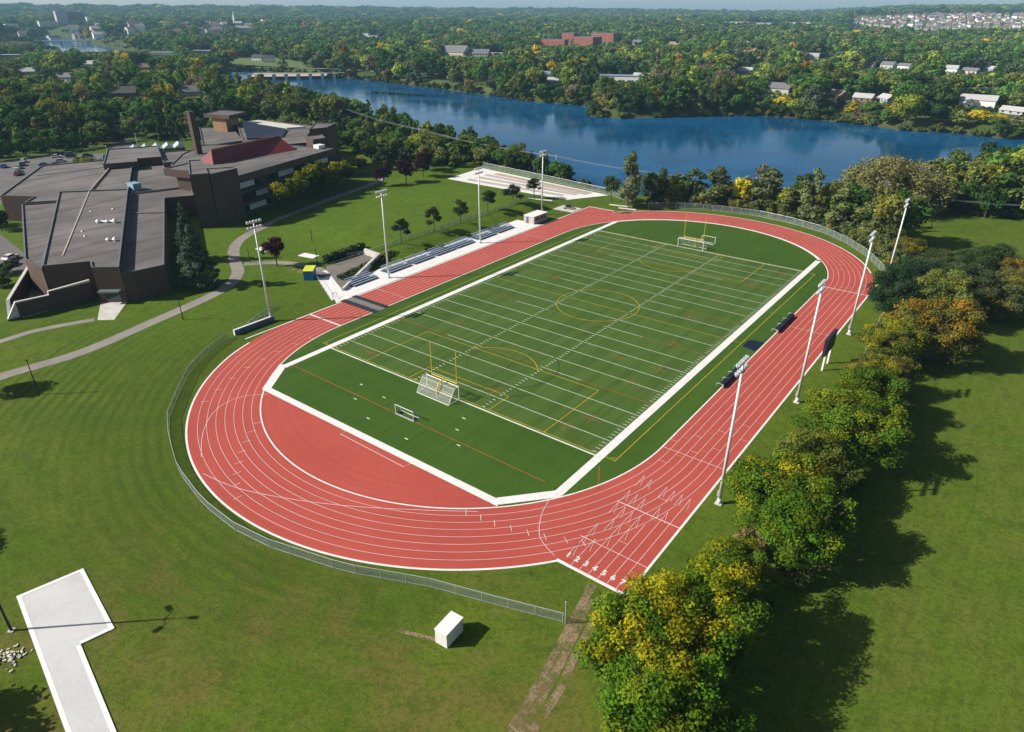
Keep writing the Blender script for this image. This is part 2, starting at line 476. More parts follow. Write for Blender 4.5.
me.materials.append(M['grass'])
ground = bpy.data.objects.new('ground', me); COL.objects.link(ground); tag(ground, kind='structure')

w = MB()
def grow(poly, k):
    c = poly; n = len(c); out = []
    for i in range(n):
        a, b, d = c[i-1], c[i], c[(i+1) % n]
        t = d - a; t = t / np.linalg.norm(t); out.append(b + k * np.array([t[1], -t[0]]))
    return out
area = 0.5 * sum(RIVER[i-1][0]*RIVER[i][1] - RIVER[i][0]*RIVER[i-1][1] for i in range(len(RIVER)))
w.poly([(p[0], p[1], -5) for p in grow(RIVER, 5 if area > 0 else -5)][::1 if area > 0 else -1])
tag(w.build('river', M['water']), kind='structure')
w = MB()
area = 0.5 * sum(UPPER[i-1][0]*UPPER[i][1] - UPPER[i][0]*UPPER[i-1][1] for i in range(len(UPPER)))
w.poly([(p[0], p[1], -5) for p in grow(UPPER, 5 if area > 0 else -5)][::1 if area > 0 else -1])
tag(w.build('upper_river', M['water']), kind='structure')

# ------------------------------------------------------------------ running track
RI, RO, YC = 36.5, 46.7, 42.2
LW = 1.22
z0 = .012
tr = MB()
# outer ring as an annulus strip (inner kerb line to outer edge)
def oval(r, n=72):
    return arc(0, YC, r, 0, 180, n) + arc(0, -YC, r, 180, 360, n)
def rb_(a): return RO + 1.05 * min(1.0, abs(math.sin(R(a))) * 2.2)
def oval_out(n=72):
    return [(rr_ * math.cos(R(a)), YC + rr_ * math.sin(R(a))) for a, rr_ in ((180 * i / n, RO + .25 * math.sin(math.pi * i / n)) for i in range(n + 1))] + [(rb_(a) * math.cos(R(a)), -YC + rb_(a) * math.sin(R(a))) for a in (180 + 180 * i / n for i in range(n + 1))]
A_, B_ = oval(RI), oval_out()
N = len(A_); b = len(tr.v)
tr.v += [(p[0], p[1], z0) for p in A_] + [(p[0], p[1], z0) for p in B_]
for i in range(N):
    j = (i + 1) % N
    tr.f.append((b+i, b+N+i, b+N+j, b+j)); tr.m.append(0)
def bend_x(y, r):   # x of the outer bend at a given y beyond the bend centre
    return math.sqrt(max(r * r - (abs(y) - YC) ** 2, 0))
def chute(sx, sy, yend, x_in):
    """piece outside the bend, between the bend's outer edge and the straight's outer edge"""
    ys = np.linspace(YC, yend, 24)
    inner = [(sx * max(bend_x(y, RO) if abs(y) - YC < RO else 0, x_in if y > YC + math.sqrt(RO**2 - x_in**2) else 0), sy * y) for y in ys]
    inner = [(sx * (bend_x(y, RO) if bend_x(y, RO) > x_in else x_in), sy * y) for y in ys]
    outer = [(sx * RO, sy * y) for y in ys]
    bb = len(tr.v)
    tr.v += [(p[0], p[1], z0 + .004) for p in inner] + [(p[0], p[1], z0 + .004) for p in outer]
    n = len(ys)
    for i in range(n - 1):
        f = (bb+i, bb+n+i, bb+n+i+1, bb+i+1)
        if sx * sy < 0: f = f[::-1]
        tr.f.append(f); tr.m.append(0)
chute(1, -1, 71.6, 37.2)      # hundred metre start
chute(-1, 1, 72.6, 37.2)
chute(1, 1, 58.6, 46.6)
chute(-1, -1, 58.0, 46.6)
# D-zone inside the south bend
dz = [p for p in arc(0, -YC, RI, 180, 360, 96) if p[1] < -67.3]
tr.poly([(p[0], p[1], z0) for p in dz])
track = tr.build('running_track', M['track']); tag(track, kind='structure')
ln = MB(); zl = z0 + .010
for k in range(1, 8):
    r = RI + .10 + LW * k
    ln.ribbon(arc(0, YC, r, 0, 180, 96) + [((RI + (rb_(a) - RI) * (r - RI) / (RO - RI)) * math.cos(R(a)), -YC + (RI + (rb_(a) - RI) * (r - RI) / (RO - RI)) * math.sin(R(a))) for a in (180 + 180 * i / 110 for i in range(111))], .058, zl, 0, True)
ln.ribbon(oval(RI + .06, 96), .22, zl, 1, True)
def outer_line():
    top = [(RO, -71.6), (RO, 58.6)]
    return top
for sx, sy, ye in ((1, -1, 71.6), (-1, 1, 72.6), (1, 1, 58.6), (-1, -1, 58.0)):
    ln.ribbon([(sx * (RO - .12), 0), (sx * (RO - .12), sy * ye)], .30, zl, 1)
    # lane lines carried on into the chute
    for k in range(2, 8):
        x = RI + .10 + LW * k
        if ye > 65: ln.ribbon([(sx * x, sy * (YC + math.sqrt(max(RO**2 - x**2, 0)) - 1.5)), (sx * x, sy * (ye - .1))], .058, zl + .004, 0)
    if ye > 65: ln.ribbon([(sx * 37.2, sy * ye), (sx * RO, sy * ye)], .45, zl + .004, 1)
# outer edge of the bends, between the chutes
def bend_outer(sy, xmin, xmax):
    rad = (lambda d: rb_(d)) if sy < 0 else (lambda d: RO + .25 * math.sin(R(d)))
    a = [((rad(d) - .12) * math.cos(R(d)), sy * YC + (rad(d) - .12) * math.sin(R(d))) for d in range(360)]
    a = [(x, y) for x, y in a if (y - sy * YC) * sy > 0]
    a = [p for p in a if xmin <= p[0] <= xmax]
    a.sort(key=lambda p: math.atan2((p[1] - sy * YC) * sy, p[0])); return a
ln.ribbon(bend_outer(-1, -44.6, 37.6), .30, zl, 1)
ln.ribbon(bend_outer(1, -37.0, 43.8), .30, zl, 1)
# finish line and start lines
def cross(x0, x1, y, wd=.09, dy=0, mi=0): ln.ribbon([(x0, y), (x1, y + dy)], wd, zl + .008, mi)
cross(RI, RO, YC, .22, 0, 1); cross(-RO, -RI, -YC, .4, 0, 1); cross(RI, RO, -52.0 + 9.8, .09); cross(37.2, RO, -66.3, .08)
cross(RI, RO, 14, .08); cross(-RO, -RI, -23, .08); cross(-RO, -RI, 34, .08); cross(RI + 1, RO, -57.6, .14)
rr = random.Random(3)
for sy in (-1, 1):                    # staggered relay / start ticks round the bends
    for k in range(8):
        r0 = RI + .1 + LW * k
        for a0, da in ((12, 5.2), (62, 3.4), (128, 2.7)):
            a = a0 + da * k + rr.uniform(-.3, .3)
            if a > 176: continue
            if sy < 0: a = 180 + (a if rr.random() < 2 else a)
            c_, s_ = math.cos(R(a)), math.sin(R(a))
            ln.ribbon([(r0 * c_, sy * YC + r0 * s_), ((r0 + LW) * c_, sy * YC + (r0 + LW) * s_)], .08, zl + .008, 0)
def cr(pts, sub=8):
    P = []
    for i in range(len(pts) - 1):
        q0, q1, q2, q3 = pts[max(i-1, 0)], pts[i], pts[i+1], pts[min(i+2, len(pts)-1)]
        for k in range(sub):
            t = k / sub
            P.append(tuple(.5 * (2*q1[j] + (q2[j]-q0[j])*t + (2*q0[j]-5*q1[j]+4*q2[j]-q3[j])*t*t + (3*q1[j]-q0[j]-3*q2[j]+q3[j])*t**3) for j in (0, 1)))
    return P + [pts[-1]]
# waterfall starts (curved) in the south bend
for c0, a0, a1 in (((-.5, -66.0), 0, 0),):
    pass
ln.ribbon(cr([(-24.0, -68.6), (-26.4, -71.0), (-27.2, -74.2), (-25.6, -78.0), (-21.6, -82.0), (-16.0, -85.6)]), .08, zl + .008)
ln.ribbon(cr([(24.2, -70.5), (18, -74.8), (10.5, -79.6), (3.0, -83.5), (-5, -86.6), (-12, -87.7)]), .08, zl + .008)
ln.ribbon(cr([(30.2, -63.0), (31.2, -66.2), (33.4, -69.6), (36.6, -71.2)]), .08, zl + .008)
# break-line chevrons in front of the hundred metre start
for k in range(1, 8):
    x = RI + .10 + LW * k
    for j in range(1, 9):
        r_ = RI + .10 + LW * j
        if r_ <= x + .02: continue
        y = -YC - math.sqrt(r_ * r_ - x * x)
        if y < -70.5 or (k + 2 * j) % 5 == 1: continue
        ln.ribbon([(x, y - 1.3), (x, y + 1.5)], .055, zl + .010)
        ln.ribbon([(x, y + 1.5), (x + .62, y - .9)], .045, zl + .012)
        if (k + j) % 3 == 0: ln.ribbon([(x, y - 1.3), (x + LW, y - 1.3)], .055, zl + .014, 2 if k % 2 else 0)
for k in range(8):
    for yy in (-47, -40, 38):
        y_ = yy + 1.9 * k + rr.uniform(-.6, .6)
        x_ = RI + .1 + LW * k
        ln.ribbon([(x_, y_), (x_ + LW, y_)], .058, zl + .009, 2 if (k + int(yy)) % 2 else 0)
tag(ln.build('lane_lines', [M['line_pink'], M['line_white'], M['line_yellow']], track))
# broad-jump box painted in the D-zone
bx_ = MB(); bx_.ribbon([(-4.6, -67.7), (-4.6, -69.2), (9.4, -69.4), (9.6, -67.9)], .1, zl); bx_.build('takeoff_box', M['line_pink'], track)
# lane numbers 1-7
def text_mesh(txt, size, loc, rot, mat, parent, name, ext=0.0, bold=.0):
    cu = bpy.data.curves.new(name, 'FONT'); cu.body = txt; cu.size = size; cu.align_x = 'CENTER'; cu.align_y = 'CENTER'; cu.extrude = ext; cu.offset = bold
    to = bpy.data.objects.new(name, cu); COL.objects.link(to)
    dg = bpy.context.evaluated_depsgraph_get()
    m2 = bpy.data.meshes.new_from_object(to.evaluated_get(dg)); bpy.data.objects.remove(to)
    o = bpy.data.objects.new(name, m2); m2.materials.clear(); m2.materials.append(mat); COL.objects.link(o)
    o.location = loc; o.rotation_euler = rot; o.parent = parent; return o
for k in range(7):
    o = text_mesh(str(k + 1), 1.2, (37.9 + LW * k + .05, -70.1, zl + .012), (0, 0, R(3)), M['line_white'], track, 'lane_number', 0, .03)
# crossing mats
mt = MB(); mt.box(-47.2, -33.4, .02, -36.0, -31.9, .06, 0); mt.box(-47.2, -30.0, .02, -36.0, -28.7, .06, 0); mt.box(-47.0, -31.9, .02, -36.0, -30.0, .05, 1)
mo = mt.build('crossing_mat', [M['rubber'], M['rubber_grey']]); tag(mo, 'black and grey rubber crossing mat laid over the red track lanes', 'mat')

# ------------------------------------------------------------------ turf
tf = MB()
pts = [p for p in arc(0, YC, RI - .02, 0, 180, 72)] + [p for p in arc(0, -YC, RI - .02, 180, 360, 96) if p[1] > -62 ]
west = [p for p in arc(0, -YC, RI - .02, 180, 270, 60) if p[1] > -60.6]
east = [p for p in arc(0, -YC, RI - .02, 270, 360, 60) if p[1] > -60.6]
outl = arc(0, YC, RI - .02, 0, 180, 72) + west + [(-25.9, -67.2), (25.2, -67.2)] + east
tf.poly([(p[0], p[1], .010) for p in outl])
turf = tf.build('sports_turf', M['turf']); tag(turf, kind='structure')
bd = MB(); zb = .03
YD = .9144
bd.ribbon([(-30.4, -60.6), (-30.4, 62.0)], 1.35, zb)
bd.ribbon([(30.4, -61.2), (30.4, 60.8)], 1.35, zb)
bd.ribbon([(-31.2, -60.2), (-25.9, -67.5)], 1.5, zb + .004); bd.ribbon([(-26.3, -67.55), (25.4, -67.55)], 1.25, zb + .008); bd.ribbon([(24.9, -67.3), (30.6, -60.9)], 1.5, zb + .004)
bd.ribbon(arc(0, YC, RI - .35, 33, 147, 60), .7, zb + .004)
bd.build('border_strip', M['line_white'], turf)
yl = MB(); zy = .018
hw = 32.5 * YD
for i in range(23):
    y = (-55 + 5 * i) * YD
    yl.ribbon([(-hw, y), (hw, y)], .30 if i in (0, 22) else .11, zy)
for i in range(111):
    y = (-55 + i) * YD
    if i % 5 == 0: continue
    for x in (-7.77, 7.77): yl.ribbon([(x - .3, y), (x + .3, y)], .13, zy)
    for sx in (-1, 1): yl.ribbon([(sx * (hw - 1.0), y), (sx * (hw - .2), y)], .10, zy)
for x, y in ((-14, -56.6), (-7.5, -57.3), (-11.0, -60.6), (-4.6, -63.5), (7.6, -54.2), (9.0, -57.4), (12, -60.5), (4.5, -64.0)):
    yl.ribbon([(x - .35, y), (x + .35, y)], .2, zy)
yl.build('yard_lines', M['line_turf'], turf)
so = MB(); zs = .024
sx_, sy_ = 32.75, 49.85
so.ribbon([(-sx_, -sy_), (-sx_, sy_)], .13, zs); so.ribbon([(sx_, -sy_), (sx_, sy_)], .13, zs); so.ribbon([(-sx_, sy_ - .1), (sx_, sy_ - .1)], .13, zs + .002)
so.ribbon([(-sx_, -sy_ + .1), (sx_, -sy_ + .1)], .13, zs + .002)
so.ribbon([(-sx_, 0), (sx_, 0)], .12, zs); so.ribbon(arc(0, 0, 9.15, 0, 360, 64)[:-1], .14, zs + .003, 0, True)
for s in (-1, 1):
    so.ribbon([(-20.16, s*sy_), (-20.16, s*(sy_-16.5)), (20.16, s*(sy_-16.5)), (20.16, s*sy_)][:2], .13, zs)
    so.ribbon([(-20.16, s*(sy_-16.5)), (20.16, s*(sy_-16.5))], .13, zs + .003); so.ribbon([(20.16, s*(sy_-16.5)), (20.16, s*sy_)], .13, zs)
    so.ribbon([(-9.16, s*sy_), (-9.16, s*(sy_-5.5))], .13, zs); so.ribbon([(-9.16, s*(sy_-5.5)), (9.16, s*(sy_-5.5))], .13, zs + .003); so.ribbon([(9.16, s*(sy_-5.5)), (9.16, s*sy_)], .13, zs)
    so.ribbon([p for p in arc(0, s*(sy_-11), 9.15, 0, 360, 180) if s*p[1] < sy_-16.5 and (s<0 or True)] if s > 0 else [p for p in arc(0, -(sy_-11), 9.15, 36, 144, 40)], .14, zs)
    for sx in (-1, 1): so.ribbon(arc(sx*sx_, s*sy_, .8, {(1,1):180,(-1,1):270,(-1,-1):0,(1,-1):90}[(sx,s)], {(1,1):270,(-1,1):360,(-1,-1):90,(1,-1):180}[(sx,s)], 8), .12, zs + .006)
so.build('soccer_lines', M['line_yellow'], turf)
og = MB(); zo = .0215
og.ribbon([(-31.0, -59.3), (27.6, -60.0)], .16, zo); og.ribbon([(31.6, -52.2), (34.2, -57.0)], .16, zo)
for i in (4, 9, 13, 18):
    y = (-55 + 5 * i) * YD; og.ribbon([(-hw, y), (-hw + 14, y)], .14, zo); og.ribbon([(hw - 14, y), (hw, y)], .14, zo); og.ribbon([(-7, y), (7, y)], .12, zo)
for x, y in ((-22, -47), (-18, -26), (-19, -8), (-17, 9), (-20, 27), (22, -46), (24, -42), (23, -27), (17, -20), (22, -8), (19, 6), (20, 20), (23, 33), (26, 44), (6, -44), (25, -20)):
    og.ribbon([(x - 1.7, y), (x + 1.7, y)], .14, zo); og.ribbon([(x, y - 1.5), (x, y + 1.5)], .14, zo + .004)
og.build('practice_marks', M['line_orange'], turf)
dk = MB(); dk.ribbon(arc(2.6, -34.8, 8.6, -60, 60, 30), .16, .020); dk.ribbon(arc(2.6, -34.8, 8.6, 130, 215, 24), .16, .020); dk.ribbon([(2, -33.5), (2.2, -36.4)], .16, .020)
dk.build('faint_dark_arcs', M['line_dark'], turf)

# ------------------------------------------------------------------ flat ground features
def strip(name, pts, wd, mat, dz=.02, kind='structure', sub=6):
    P = []
    for i in range(len(pts) - 1):       # Catmull-Rom
        p0 = pts[max(i-1, 0)]; p1 = pts[i]; p2 = pts[i+1]; p3 = pts[min(i+2, len(pts)-1)]
        for k in range(sub):
            t = k / sub
            P.append(tuple(.5 * (2*p1[j] + (p2[j]-p0[j])*t + (2*p0[j]-5*p1[j]+4*p2[j]-p3[j])*t*t + (3*p1[j]-p0[j]-3*p2[j]+p3[j])*t**3) for j in (0, 1)))
    P.append(pts[-1])
    a = np.array(P); zz = terrain(a[:, 0], a[:, 1]) + dz
    m = MB(); m.ribbon(P, wd, list(zz)); o = m.build(name, mat); tag(o, kind=kind); return o
strip('footpath', [(-60, -125), (-66, -104), (-67.5, -93.6), (-66.3, -80.7), (-69.5, -65.1), (-74.5, -46), (-81.5, -37), (-91, -31.5), (-100, -26), (-107, -19), (-112.5, -8), (-118.5, 10), (-125, 32), (-129, 49), (-135, 62), (-150, 78), (-185, 105), (-260, 128)], 3.0, M['path'])
strip('side_footpath', [(-82, -118), (-84.1, -88), (-84.0, -80.8), (-80.5, -71.6)], 1.9, M['path'], .03)
strip('link_footpath', [(-86.8, -31.6), (-81, -25.5), (-72.2, -22.4), (-66.5, -23)], 2.6, M['path'], .03)
strip('dirt_track', [(42.4, -72.4), (43.3, -75.5), (43.8, -78.9), (44.4, -82), (45.5, -87.5), (46.0, -93), (45.5, -100)], .75, M['dirt'], .02)
strip('dirt_track', [(42.9, -72.4), (43.4, -76.5), (44.1, -79.5), (44.7, -83.4), (45.2, -87.0), (46.5, -93), (46.2, -100)], .8, M['dirt'], .028)
strip('dirt_track', [(43.6, -74.4), (44.6, -78.5), (45.6, -83), (46.4, -88.0), (46.9, -93), (46.7, -100)], .9, M['dirt'], .024)
strip('dirt_track', [(44.6, -73.0), (45.3, -76), (45.9, -79), (46.6, -83), (47.3, -86.0), (47.7, -92), (47.6, -100)], .85, M['dirt'], .02)
strip('worn_patch', [(29.6, -90.5), (31.6, -89.7), (34.0, -88.8)], .45, M['dirt'], .02)
for (cx, cy, wx, wy) in ((-70.0, -26.8, 4, 1.8),):
    strip('worn_patch', [(cx - wx, cy), (cx, cy + .6), (cx + wx, cy)], wy, M['dirt'], .02)
fp = MB(); fp.poly([(-89.2, -66.4, .03), (-79.7, -71.4, .03), (-77.0, -69.2, .03), (-84.9, -62.6, .03)])
tag(fp.build('entrance_pavement', M['concrete']), kind='structure')
# gravel pad with white kerb, lower left
pad = [(-7.4, -112.9), (14.6, -116.8), (32, -119.8), (33.5, -116.7), (17.7, -113.9), (5.1, -111.5), (5.8, -108.4), (-6.0, -106.4)]
p_ = MB(); p_.prism(pad, -.2, .10); po = p_.build('gravel_pad', M['gravelpad']); tag(po, kind='structure')
k_ = MB()
cen = np.array(pad)
for i in range(len(pad)):
    a = np.array(pad[i]); b_ = np.array(pad[(i+1) % len(pad)])
    d = (b_ - a) / np.linalg.norm(b_ - a); nn = np.array([-d[1], d[0]])
    q = [a, b_, b_ + nn * .42, a + nn * .42]
    k_.prism([tuple(p) for p in q], -.2, .112 + .003 * (i % 4))
k_.build('white_kerb', M['white_paint'], po)
# bleacher apron and ramp
ap = MB(); ap.poly([(-56.2, -29.0, .02), (-47.0, -34.6, .02), (-47.0, 45.0, .02), (-56.2, 45.0, .02)])
ap.poly([(-67.7, -24.6, .024), (-49.1, -34.2, .024), (-48.7, -30.0, .024), (-66.1, -21.6, .024)])
tag(ap.build('concrete_apron', M['concrete_white']), kind='structure')
pz = MB(); pz.poly([(-66.1, -21.8, .03), (-51.9, -28.6, .03), (-60.8, -8.6, .45), (-67.0, -8.0, .45), (-68.1, -20.0, .2)])
tag(pz.build('gravel_terrace', M['gravel']), kind='structure')
# parking lot and roads west of the building
pk = MB(); pk.poly([(-120, -80, .02), (-128, -64, .02), (-176, -58, .02), (-190, -54, .02), (-231, -33, .02), (-206, 5, .02), (-245, 32, .02), (-268, 30, .02), (-290, -2, .02), (-292, -60, .02), (-220, -105, .02), (-150, -96, .02)])
tag(pk.build('parking_lot', M['asphalt']), kind='structure')
strip('street', [(-262, 22), (-290, 36), (-330, 52), (-378, 84), (-438, 128), (-500, 170)], 9, M['asphalt'], .05)
strip('street', [(-292, -20), (-360, -30), (-450, -22), (-560, 10)], 8, M['asphalt'], .05)
# runway slab north of the lawn
sl = MB(); sl.poly([(-113, 75.4, 0.03), (-57.8, 75.4, .03), (-49.5, 90.2, .03), (-116, 99.8, .03)])
slab = sl.build('runway_slab', [M['concrete_white']]); tag(slab, kind='structure')
rs = MB()
for k, (ya, yb) in enumerate(((80.2, 80.6), (85.6, 84.8), (90.8, 87.4))):
    rs.ribbon([(-106, ya), (-62 + k * 3, yb)], 1.7, .045, 0); rs.ribbon([(-106, ya - 1.5), (-62 + k * 3, yb - 1.4)], .55, .05, 1)
rs.build('jump_runway', [M['sand'], M['wood']], slab)
st_ = simple('pink_runway', (.42, .30, .26), .85)
rs = MB(); rs.ribbon([(-104, 94.2), (-56, 88.9)], 2.8, .047); rs.build('runway_strip', st_, slab)

# ------------------------------------------------------------------ fences
def resample(pts, step):
    P = np.array(pts, float); d = np.r_[0, np.cumsum(np.linalg.norm(np.diff(P, axis=0), axis=1))]
    n = max(int(d[-1] / step), 1); t = np.linspace(0, d[-1], n + 1)
    return np.stack([np.interp(t, d, P[:, 0]), np.interp(t, d, P[:, 1])], 1)
def fence(pts, h, label, step=3.0, post_r=.035, midrail=True):
    P = resample(pts, step); Z = terrain(P[:, 0], P[:, 1])
    root = empty('chain_link_fence', (P[0,0], P[0,1], Z[0]), 0, label, 'fence')
    o = np.array([P[0,0], P[0,1], Z[0]])
    Q = np.c_[P, Z] - o
    m = MB()
    for i in range(len(Q) - 1):
        a, b = Q[i], Q[i+1]
        m.poly([a + (0,0,.03), b + (0,0,.03), b + (0,0,h), a + (0,0,h)])
    m.build('mesh_panel', M['chain'], root)
    for q in Q: MB().tube(q, q + (0,0,h + .04), post_r, n=6).build('fence_post', M['galv'], root)
    m = MB()
    for i in range(len(Q) - 1):
        m.tube(Q[i] + (0,0,h), Q[i+1] + (0,0,h), .032, n=6)
    m.build('top_rail', M['galv'], root)
    if midrail:
        m = MB()
        for i in range(len(Q) - 1): m.tube(Q[i] + (0,0,.12), Q[i+1] + (0,0,.12), .018, n=5)
        m.build('bottom_rail', M['galv'], root)
    return root
nearf = [(-49.6, -59.9), (-46.6, -66.2), (-42.2, -72.2), (-36.5, -77.4), (-29.6, -83.1), (-23.5, -86.2), (-15.0, -89.6), (-5.5, -91.5), (2, -91.8), (8.3, -91.0), (18.8, -88.2), (28, -84.0), (36, -81.4), (43, -79)]
fence(nearf, 1.35, 'waist high chain link fence curving round the near bend of the track', 3.0, .04)
farf = [(-30, 82.5), (-22, 88.5), (-12, 92.6), (1.7, 94.6), (13, 92.6), (23.3, 88.6), (32, 81.6), (39.5, 72.5), (45.2, 62.5), (48.8, 54), (50.6, 44)]
fence(farf, 1.9, 'chain link fence along the far bend in front of the riverside trees', 3.0, .045)
fence([(50.9, 43.0), (52.4, 22), (53.8, 1.2)], 1.7, 'chain link fence on the grass between the east straight and the tree row', 3.2, .05)
fence([(-69.5, -12), (-64.5, -2), (-63.6, 15), (-63.8, 37), (-64.5, 60), (-66, 72)], 1.2, 'low chain link fence on top of the grass bank above the bleachers', 3.0, .035)
fence([(-116, 101), (-82, 96.4), (-50, 91.5), (-40, 86)], 2.0, 'tall chain link fence behind the pale jump runways', 3.2, .045)
fence([(-49.4, -57.5), (-52.5, -52), (-56, -44)], 1.0, 'short chain link fence on the grass behind the pole at the track corner', 2.0, .03)
# tall gate post + gate leaf
g = empty('gate_post', (43.3, -79.0, 0), 0, 'tall thin steel gate post at the end of the near fence', 'post')
MB().tube((0,0,0), (0,0,3.2), .06).build('post', M['galv'], g); MB().tube((0,0,3.2), (0,0,3.28), .075, .02).build('post_cap', M['galv'], g)
g = empty('steel_gate', (46.2, -77.5, 0), R(30), 'small pale steel gate panel standing beside the muddy tyre tracks', 'gate')
m = MB()
for a, b_ in (((0,0,.1),(1.1,0,.1)), ((0,0,1.5),(1.1,0,1.5)), ((0,0,0),(0,0,1.55)), ((1.1,0,0),(1.1,0,1.55)), ((0,0,.8),(1.1,0,.8))): m.tube(a, b_, .04)
m.build('frame', M['galv'], g); m = MB(); m.poly([(.04,0,.12),(1.06,0,.12),(1.06,0,1.48),(.04,0,1.48)]); m.build('mesh_panel', M['net'], g)

# ------------------------------------------------------------------ floodlights
def floodlight(x, y, h, aim, label, rows=2, per=5, z=0):
    root = empty('floodlight_mast', (x, y, z), aim, label, 'floodlight', 'floodlight masts round the track')
    m = MB(); m.tube((0,0,0), (0,0,.9), .30, .28, 12); m.tube((0,0,.9), (0,0,h), .26, .13, 12); m.build('pole', M['pole_white'], root, True)
    MB().box(-.45,-.45,0,.45,.45,.14).build('base_plate', M['concrete'], root)
    m = MB(); 
    for k in range(rows): m.box(-.09, -1.55, h - .35 - 1.15 * k, .09, 1.55, h - .22 - 1.15 * k)
    m.box(-.06, -.06, h - .4 - 1.15 * (rows - 1), .06, .06, h + .2)
    m.build('crossarm', M['galv'], root)
    for k in range(rows):
        for j in range(per):
            yy = -1.42 + 2.84 * j / (per - 1); zz = h - .05 - 1.15 * k
            l = MB(); 
            a = np.array((.0, yy, zz)); d = np.array((.86, 0, -.5))
            l.tube(a - d * .18, a + d * .12, .14, .33, 10); l.tube(a + d * .12, a + d * .2, .36, .36, 10)
            lo = l.build('lamp', M['lamp_body'], root)
            le = MB(); le.tube(a + d * .205, a + d * .225, .33, .33, 10); le.build('lens', M['lamp_glass'], lo)
    m = MB(); m.box(.14, -.2, 1.2, .38, .2, 2.0); m.build('control_box', M['galv'], root)
    return root
E_ = R(180)
floodlight(48.5, -49.9, 21.2, E_, 'pale floodlight mast beside the east straight, nearest to the golden trees')
floodlight(48.5, -16.7, 21.1, E_, 'pale floodlight mast on the east side just in front of the scoreboard')
floodlight(48.5, 17.3, 20.9, E_, 'pale floodlight mast on the east side beyond the scoreboard')
floodlight(48.5, 50.5, 20.6, E_, 'pale floodlight mast rising behind the dark trees at the far east bend')
floodlight(-50.2, -49.4, 21.4, 0, 'pale floodlight mast at the low wall of the west straight')
floodlight(-49.6, -16.1, 21.2, 0, 'pale floodlight mast between the first two bleacher sections')
floodlight(-49.9, 19.3, 20.7, 0, 'pale floodlight mast among the middle bleachers')
floodlight(-53.4, 54.5, 19.8, 0, 'pale floodlight mast behind the small announcer booth')
# three-armed lamp at the lower left
root = empty('area_light_pole', (-2.6, -115.1, 0), R(40), 'dark pole beside the pale gravel pad whose three lamps lie above the frame', 'lamp post')
MB().tube((0,0,0), (0,0,11.0), .14, .09, 10).build('pole', M['dark_metal'], root)
MB().box(-.3,-.3,0,.3,.3,.1).build('base_plate', M['concrete'], root)
for a in (0, 130, 230):
    c_, s_ = math.cos(R(a)), math.sin(R(a))
    arm = MB().path([(0,0,10.6), (c_*.9, s_*.9, 11.3), (c_*1.6, s_*1.6, 11.4)], .05).build('arm', M['dark_metal'], root)
    l = MB(); l.box(-.1, -.24, -.08, .75, .24, .1, 0, lambda p, c_=c_, s_=s_: (c_*1.6 + p[0]*c_ - p[1]*s_, s_*1.6 + p[0]*s_ + p[1]*c_, 11.4 + p[2])); l.build('lamp_head', M['dark_metal'], arm)
# small dark path lamps
for (x, y, h, lab) in ((-55, -92.2, 6.4, 'slim dark lamp post beside the footpath at the left edge'), (-65.5, -60.3, 5.2, 'slim dark lamp post where the footpath bends below the spruce'), (-70.5, -21.0, 4.2, 'short dark lamp post beside the hedge and terrace'), (-86.5, -30.0, 3.4, 'short dark post at the fork of the footpath'), (48.5, 114, 6.0, 'thin dark post on the strip of lawn beyond the willow'), (-88, -9, 3.5, 'thin dark sign post near the white slab on the lawn')):
    r_ = empty('path_lamp', (x, y, T1(x, y)), 0, lab, 'lamp post')
    MB().tube((0,0,0), (0,0,h), .11, .07, 8).build('pole', M['dark_metal'], r_); MB().tube((0,0,h), (0,0,h+.25), .1, .2, 10).build('lamp_head', M['dark_metal'], r_)

# ------------------------------------------------------------------ scoreboard
sb = empty('scoreboard', (48.6, -.6, 0), 0, 'navy scoreboard on two white legs beside the east straight', 'scoreboard')
for y in (-1.7, 1.8):
    MB().box(-.14, y-.14, 0, .14, y+.14, 5.3).build('leg', M['white_paint'], sb)
m = MB(); m.box(-.32, -3.2, 3.3, .22, 3.2, 6.4); m.build('board', M['navy'], sb)
for y, z, s, wdt in ((-2.2, 5.2, .7, 1.1), (0, 5.2, .55, 1.1), (2.2, 5.2, .7, 1.1), (-2.0, 4.1, .35, 1.0), (2.0, 4.1, .35, 1.0)):
    m = MB(); m.box(-.345, y - wdt/2, z - s/2, -.325, y + wdt/2, z + s/2); m.build('digit_window', M['rubber'], sb)
m = MB(); m.box(-.33, -3.24, 6.405, .24, 3.24, 6.50); m.build('top_trim', M['navy'], sb)

# ------------------------------------------------------------------ team shelters, tarp
def shelter(y0, y1, label):
    s = empty('team_shelter', (36.2, (y0+y1)/2, 0), 0, label, 'team shelter', 'team shelters beside the east straight')
    L = (y1 - y0) / 2
    m = MB()
    for y in (-L, -L/3, L/3, L):
        m.path([(-.55, y, .02), (-.55, y, .65), (.0, y, .75), (.7, y, .68), (.75, y, .02)], .03, n=6)
    m.build('frame', M['galv'], s)
    m = MB(); m.box(.72, -L, .02, .76, L, .68); m.poly([(.0,-L,.77),(.74,-L,.70),(.74,L,.70),(0,L,.77)])
    m.build('roof_panel', M['navy'], s)
    m = MB(); m.box(.15, -L+.2, .42, .55, L-.2, .47); 
    for y in (-L+.5, 0, L-.5): m.box(.3, y-.04, .02, .4, y+.04, .42)
    m.build('bench', M['aluminium'], s)
shelter(-19.6, -11.4, 'navy team shelter beside the track, partly behind the nearest floodlight head')
shelter(9.0, 19.4, 'navy team shelter beside the track opposite the scoreboard, farther one')
m = MB()
tp = [(33.4, -1.2), (36.0, -1.9), (36.1, 2.9), (33.5, 2.3)]
m.prism(tp, .015, .12); tag(m.build('folded_tarp', M['tarp']), 'navy tarp lying flat on the turf between the two team shelters', 'tarp')

